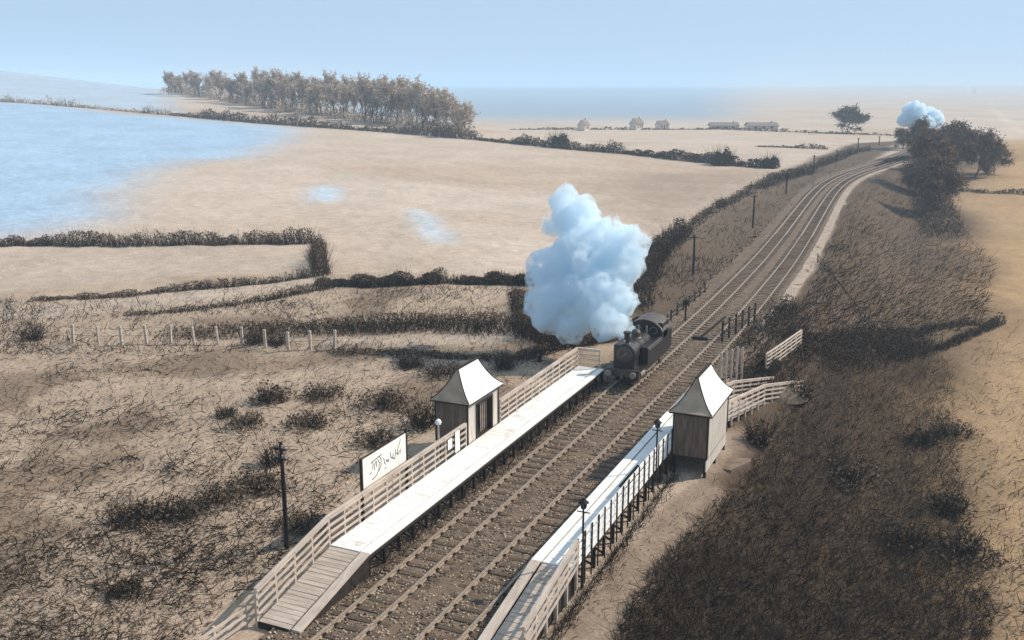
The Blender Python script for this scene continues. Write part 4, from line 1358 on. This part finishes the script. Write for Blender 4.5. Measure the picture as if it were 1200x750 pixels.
# the bare row on the hill
protos = [tree_proto("windswept_tree", 15, .55, "twig_brown", "twig_grey", "leaf_tan", 420, 3200, .40, .075, 11 + i, 0, 1.0, 11, .12) for i in range(5)]
row = []
N = 84
for i in range(N):
    t = i / (N - 1)
    px = 196 + (548 - 196) * t
    py = np.interp(px, [190, 300, 400, 480, 550], [106, 123, 137, 147, 160]) + random.uniform(-3, 4)
    hpx = np.interp(px, [190, 250, 330, 440, 510, 550], [17, 25, 31, 37, 40, 27]) * random.uniform(.72, 1.15)
    row.append((px + random.uniform(-2, 2), py, hpx))
tl = "pale sketchy tree in the windswept row on the hill skyline, between the row's ends"
for i, (px, py, hpx) in enumerate(row):
    x, y, z = ground_pt(px, py)
    d = (x - CAM[0]) * -SY + (y - CAM[1]) * CY
    sc = hpx * d / 1182 / 15
    lb = tl
    if i == 0: lb = "smallest pale tree, leftmost end of the windswept row on the skyline"
    if i == N - 1: lb = "pale tree at the right end of the windswept row, above the far hedge"
    k = i % 5
    rz = random.uniform(0, 6.28)
    if i < 5:
        r = protos[k]; r.location = (x, y, z); r.rotation_euler.z = rz; r.scale = (sc, sc, sc); r["label"] = lb
    else:
        r = dup(protos[k], (x, y, z), rz, sc, lb)
    r["group"] = "trees in a row on the hill"

# big dark trees at the end of the line and single far trees
big = [tree_proto("tall_tree", 12, .6, "twig_dark", "twig_brown", "leaf_russet", 2200, 9000, .28, .085, 41 + i, .45, .35, 11, .06, .22) for i in range(3)]
bt = [(1075, 188, .82, 0, "tall dark tree nearest the end of the line, leftmost of the dark clump"), (1098, 204, .92, 1, "tall dark tree in the front of the clump, second from the line"), (1122, 208, .9, 2, "dark tree in the middle of the clump at the end of the line"),
      (1142, 208, .8, 0, "dark drooping tree right of the clump's middle"), (1165, 204, .6, 1, "small dark tree at the right end of the clump, over the pale slope"), (1085, 225, .95, 2, "dark tree lowest on the bank in the clump's front"), (1104, 250, .8, 0, "dark tree hanging over the bank below the clump"),
      (1058, 176, .5, 1, "dark bushy tree where the two lines vanish")]
seen = set()
for px, py, sc, k, lb in bt:
    x, y, z = ground_pt(px, py)
    d = (x - CAM[0]) * -SY + (y - CAM[1]) * CY
    rz = random.uniform(0, 6.28)
    if k not in seen:
        seen.add(k); r = big[k]; r.location = (x, y, z); r.rotation_euler.z = rz; r.scale = (sc,) * 3; r["label"] = lb
    else: r = dup(big[k], (x, y, z), rz, sc, lb)
    r["group"] = "dark trees at the end of the line"
ft = tree_proto("round_tree", 11, .75, "twig_dark", "twig_brown", "leaf_brown", 1300, 4200, .36, .1, 77, .25, .3, 10, .04, .22)
x, y, z = ground_pt(993, 156); ft.location = (x, y, z); d = (x - CAM[0]) * -SY + (y - CAM[1]) * CY
s = 30 * d / 1182 / 11; ft.scale = (s * 1.25, s * 1.25, s); ft["label"] = "single rounded brown tree on the flat skyline left of the dark clump"
for px, py, w, lb in ((902, 197, 18, "round dark bush ending the far hedge, left of the line"), (845, 194, 24, "rounded dark bush within the far hedge, second from its right end"), (655, 173, 20, "dark rounded bush within the far hedge below the pale barn")):
    x, y, z = ground_pt(px, py); d = (x - CAM[0]) * -SY + (y - CAM[1]) * CY
    r = bush_proto("round_bush", 3.6, 4.4, 260, 2200, .28, .09, "twig_dark", "leaf_dark"); s = w * d / 1182 / 4.4
    r.location = (x, y, z); r.scale = (s, s, s * 1.05); r["label"] = lb


# far farm buildings
def barn(px, py, wpx, hpx, label, rot=0.3):
    x, y, z = ground_pt(px, py); d = (x - CAM[0]) * -SY + (y - CAM[1]) * CY
    w, h = wpx * d / 1182, hpx * d / 1182; dp = w * .6
    root = thing("farm_building", (x, y, z), label, "farm building", "far farm buildings")
    c, s = math.cos(YAW + rot), math.sin(YAW + rot)
    T = lambda a, b, e: (x + a * c - b * s, y + a * s + b * c, z + e)
    hw = h * .55
    m = MB(); vs = [T(-w / 2, -dp / 2, -.5), T(w / 2, -dp / 2, -.5), T(w / 2, dp / 2, -.5), T(-w / 2, dp / 2, -.5), T(-w / 2, -dp / 2, hw), T(w / 2, -dp / 2, hw), T(w / 2, dp / 2, hw), T(-w / 2, dp / 2, hw), T(-w / 2, 0, h), T(w / 2, 0, h)]
    m.add(vs, [(0, 1, 5, 4), (2, 3, 7, 6), (1, 2, 6, 9, 5), (3, 0, 4, 8, 7), (0, 3, 2, 1)]); obj("wall", m, "house_wall", root)
    m = MB()
    for sg in (-1, 1):
        vs = [T(-w * .53, sg * dp * .58, hw - h * .06), T(w * .53, sg * dp * .58, hw - h * .06), T(w * .53, 0, h + .08), T(-w * .53, 0, h + .08)]
        vs2 = [(a, b, e + .22) for a, b, e in vs]
        m.add(vs + vs2, [(0, 1, 2, 3), (7, 6, 5, 4), (0, 4, 5, 1), (1, 5, 6, 2), (2, 6, 7, 3), (3, 7, 4, 0)])
    rf = obj("roof", m, "house_roof", root)
    m = MB(); a = w * .36; p = T(a, 0, h - .1); m.box(p[0] - .4, p[0] + .4, p[1] - .4, p[1] + .4, p[2] - .3, p[2] + 1.0); obj("chimney", m, "house_wall", rf)
    for k in (-.28, 0, .28):
        m = MB(); p, q = T(w * k - w * .05, -dp / 2 - .06, hw * .3), T(w * k + w * .05, -dp / 2 - .06, hw * .3)
        m.bar((p[0], p[1], z + hw * .5), (q[0], q[1], z + hw * .5), .1, hw * .45); obj("window", m, "glass_dark", root)


barn(684, 153, 15, 12, "pale far barn with a steep gable, alone near the middle of the flat skyline", 1.1)
barn(746, 152, 16, 13, "far pale house with a tall gable, middle of the flat skyline", .9)
barn(776, 151, 14, 9, "small far farm building right of the tall gabled house", .5)
barn(848, 151, 32, 7, "long low far building with a dark roof, left of the other long one", .0)
barn(892, 151, 34, 7, "long low far building nearest the single round tree", .05)


# ------------------------------------------------------------------ ground cover: dead stems and tussocks
def scatter(name, poly, n, length, width, mat, lean, patch=None, seed=1, bendk=.25, thr=-.05, flat=.5, rise=.75, wig=0.0):
    """dead canes and grass over a ground region given by its outline; denser in patches"""
    gx = np.array([p[0] for p in poly]); gy = np.array([p[1] for p in poly])
    px = rng.uniform(gx.min(), gx.max(), n * 4); py = rng.uniform(gy.min(), gy.max(), n * 4)
    ins = np.zeros(len(px), bool); j = len(gx) - 1
    for i in range(len(gx)):
        c = ((gy[i] > py) != (gy[j] > py)) & (px < (gx[j] - gx[i]) * (py - gy[i]) / (gy[j] - gy[i] + 1e-12) + gx[i])
        ins ^= c; j = i
    px, py = px[ins], py[ins]
    x, y, z = on_ground(px, py)
    if patch:
        v = fbm(x * patch, y * patch * 1.6, seed) + .25 * rng.normal(size=len(x))
        k = v > thr
        x, y, z, px, py = x[k], y[k], z[k], px[k], py[k]
    x, y, z = x[:n], y[:n], z[:n]; m = len(x)
    base = np.stack([x, y, z - .03], 1)
    d = unit(np.stack([rng.normal(lean[0], flat, m), rng.normal(lean[1], flat, m), np.abs(rng.normal(rise, .3, m)) * 1.0 + .1 * rise], 1))
    ln = length * rng.uniform(.4, 1.3, m)
    bend = rng.normal(0, bendk, (m, 3)) * ln[:, None]; bend[:, 2] = -np.abs(bend[:, 2]) * .9
    o = arr_obj(name, *stems(base, d, ln, bend, width * rng.uniform(.6, 1.4, m), 5 if wig else 3, wig), mat)
    tag(o, kind="stuff")
    return o


left_poly = [(-160, 415), (600, 415), (690, 400), (690, 405), (500, 510), (380, 600), (295, 685), (180, 790), (-200, 820)]
scatter("rough_grass", left_poly, 4600, 1.15, .055, "twig_dark", (.6, -.15), .13, 33, thr=.04, rise=.3, wig=.07, flat=.6)
scatter("rough_grass", left_poly, 4200, .9, .05, "twig_brown", (.6, -.2), .07, 35, thr=-.1, rise=.35, wig=.07, flat=.6)
scatter("rough_grass", left_poly, 4000, .5, .05, "straw", (.4, -.3), None)
scatter("rough_grass", left_poly, 16000, .34, .03, "twig_brown", (.3, -.2), .16, 37, thr=-.25, rise=.6, flat=.6)
mid_poly = [(-160, 362), (400, 330), (625, 340), (630, 412), (-160, 416)]
scatter("rough_grass", mid_poly, 4200, 1.0, .055, "twig_dark", (.5, -.4), .10, 36, thr=.0)
scatter("rough_grass", mid_poly, 3500, .5, .04, "twig_brown", (.4, -.3), None)
dark_poly = [(700, 800), (735, 705), (800, 628), (868, 562), (905, 500), (935, 442), (960, 420), (1080, 404), (1118, 425), (1120, 520), (1140, 640), (1170, 720), (1120, 830)]
scatter("dark_grass", dark_poly, 15000, .75, .04, "twig_dark", (.1, -.1), None, flat=.6)
scatter("dark_grass", dark_poly, 8000, .8, .04, "twig_brown", (.1, -.1), .12, 51, thr=-.1, flat=.6)
bank_poly = [(940, 352), (990, 245), (1030, 205), (1080, 215), (1120, 260), (1165, 310), (1150, 385), (1020, 402), (945, 412), (905, 395)]
scatter("bank_grass", bank_poly, 3600, 1.5, .06, "twig_dark", (.55, -.5), .10, 61, thr=-.3, flat=.3)
scatter("bank_grass", bank_poly, 3500, .9, .06, "twig_brown", (.4, -.4), None, flat=.4)
low_poly = [(868, 470), (905, 470), (950, 425), (945, 380), (905, 350), (860, 400), (850, 440)]
scatter("bank_grass", low_poly, 1500, .9, .05, "twig_dark", (.2, -.2), None, flat=.5)
scatter("bank_grass", low_poly, 1000, .8, .05, "twig_brown", (.2, -.2), None, flat=.5)
right_poly = [(1120, 425), (1172, 378), (1300, 330), (1300, 800), (1180, 760), (1140, 640), (1120, 520)]
scatter("rough_grass", right_poly, 1200, .8, .045, "twig_dark", (.3, -.3), .1, 71, thr=.05)
scatter("rough_grass", right_poly, 1800, .6, .045, "straw", (.3, -.3), None)
slope_poly = [(770, 350), (760, 310), (845, 245), (905, 210), (1000, 172), (1040, 170), (985, 205), (930, 240), (840, 330), (800, 365)]
scatter("bank_grass", slope_poly, 2200, 1.2, .07, "twig_dark", (.3, -.3), .09, 81, thr=-.05)
path_poly = [(660, 745), (700, 740), (870, 560), (840, 560), (760, 620)]
scatter("path_weeds", path_poly, 350, .4, .03, "twig_dark", (.2, -.2), .4, 91, thr=.05)
six_poly = [(430, 748), (486, 748), (870, 350), (860, 345), (748, 450)]
scatter("track_weeds", six_poly, 2200, .4, .028, "twig_dark", (0, 0), .35, 92, thr=-.05, flat=.7)
# weeds under the platform edges
wl_ = rng.uniform(-4.5, 27, 900)
base = np.stack([np.where(rng.uniform(size=900) < .6, -3.12, -3.6) + rng.normal(0, .12, 900), wl_, np.full(900, -.25)], 1)
o = arr_obj("platform_weeds", *stems(base, unit(np.stack([rng.normal(.1, .35, 900), rng.normal(-.2, .45, 900), np.ones(900)], 1)), rng.uniform(.25, .8, 900), rng.normal(0, .12, (900, 3)), rng.uniform(.02, .045, 900)), "twig_dark")
tag(o, kind="stuff")
nR = 900
base = np.stack([5.35 + np.abs(rng.normal(0, .25, nR)), rng.uniform(-6, 13, nR), np.full(nR, -.5)], 1)
base[:, 2] = terrain(base[:, 0], base[:, 1]) - .03
o = arr_obj("platform_weeds", *stems(base, unit(np.stack([rng.normal(.2, .4, nR), rng.normal(-.2, .4, nR), np.ones(nR)], 1)), rng.uniform(.2, .65, nR), rng.normal(0, .12, (nR, 3)), rng.uniform(.02, .045, nR)), "twig_dark")
tag(o, kind="stuff")


# ------------------------------------------------------------------ the air
m = bpy.data.materials.new("air"); m.use_nodes = True
N = m.node_tree.nodes; N.remove(N["Principled BSDF"])
v = N.new("ShaderNodeVolumePrincipled"); v.inputs["Color"].default_value = (.66, .84, 1.0, 1); v.inputs["Density"].default_value = HAZE
m.node_tree.links.new(v.outputs[0], N["Material Output"].inputs["Volume"])
MATS["air"] = m
mb = MB(); mb.box(-13000, 13000, -13000, 13000, -8, 70)
tag(obj("haze", mb, "air", None, origin=(0, 0, 0)), kind="stuff")

# loose stones of the track bed, too many to count
def stones(name, n, mat, smin, smax):
    y = -14 + 75 * rng.uniform(0, 1, n) ** 1.6; x = rng.uniform(-4.4, 4.3, n)
    c = np.stack([x + tcx(y), y, np.full(n, -.165)], 1)
    base_ = np.array([[1, 0, 0], [0, 1, 0], [-1, 0, 0], [0, -1, 0], [0, 0, .7], [0, 0, -.7]])
    V = c[:, None] + base_[None] * (rng.uniform(smin, smax, n)[:, None, None]) * rng.uniform(.6, 1.3, (n, 6, 1)) + rng.normal(0, .012, (n, 6, 3))
    F = np.array([[0, 1, 4], [1, 2, 4], [2, 3, 4], [3, 0, 4], [1, 0, 5], [2, 1, 5], [3, 2, 5], [0, 3, 5]])
    Q = (np.arange(n)[:, None, None] * 6 + F[None]).reshape(-1, 3)
    tag(arr_obj(name, V.reshape(-1, 3), Q, mat), kind="stuff")


stones("ballast_stones", 9000, "straw", .03, .085)
stones("ballast_stones", 5000, "rubble", .035, .085)
stones("ballast_stones", 4000, "sleeper", .03, .075)
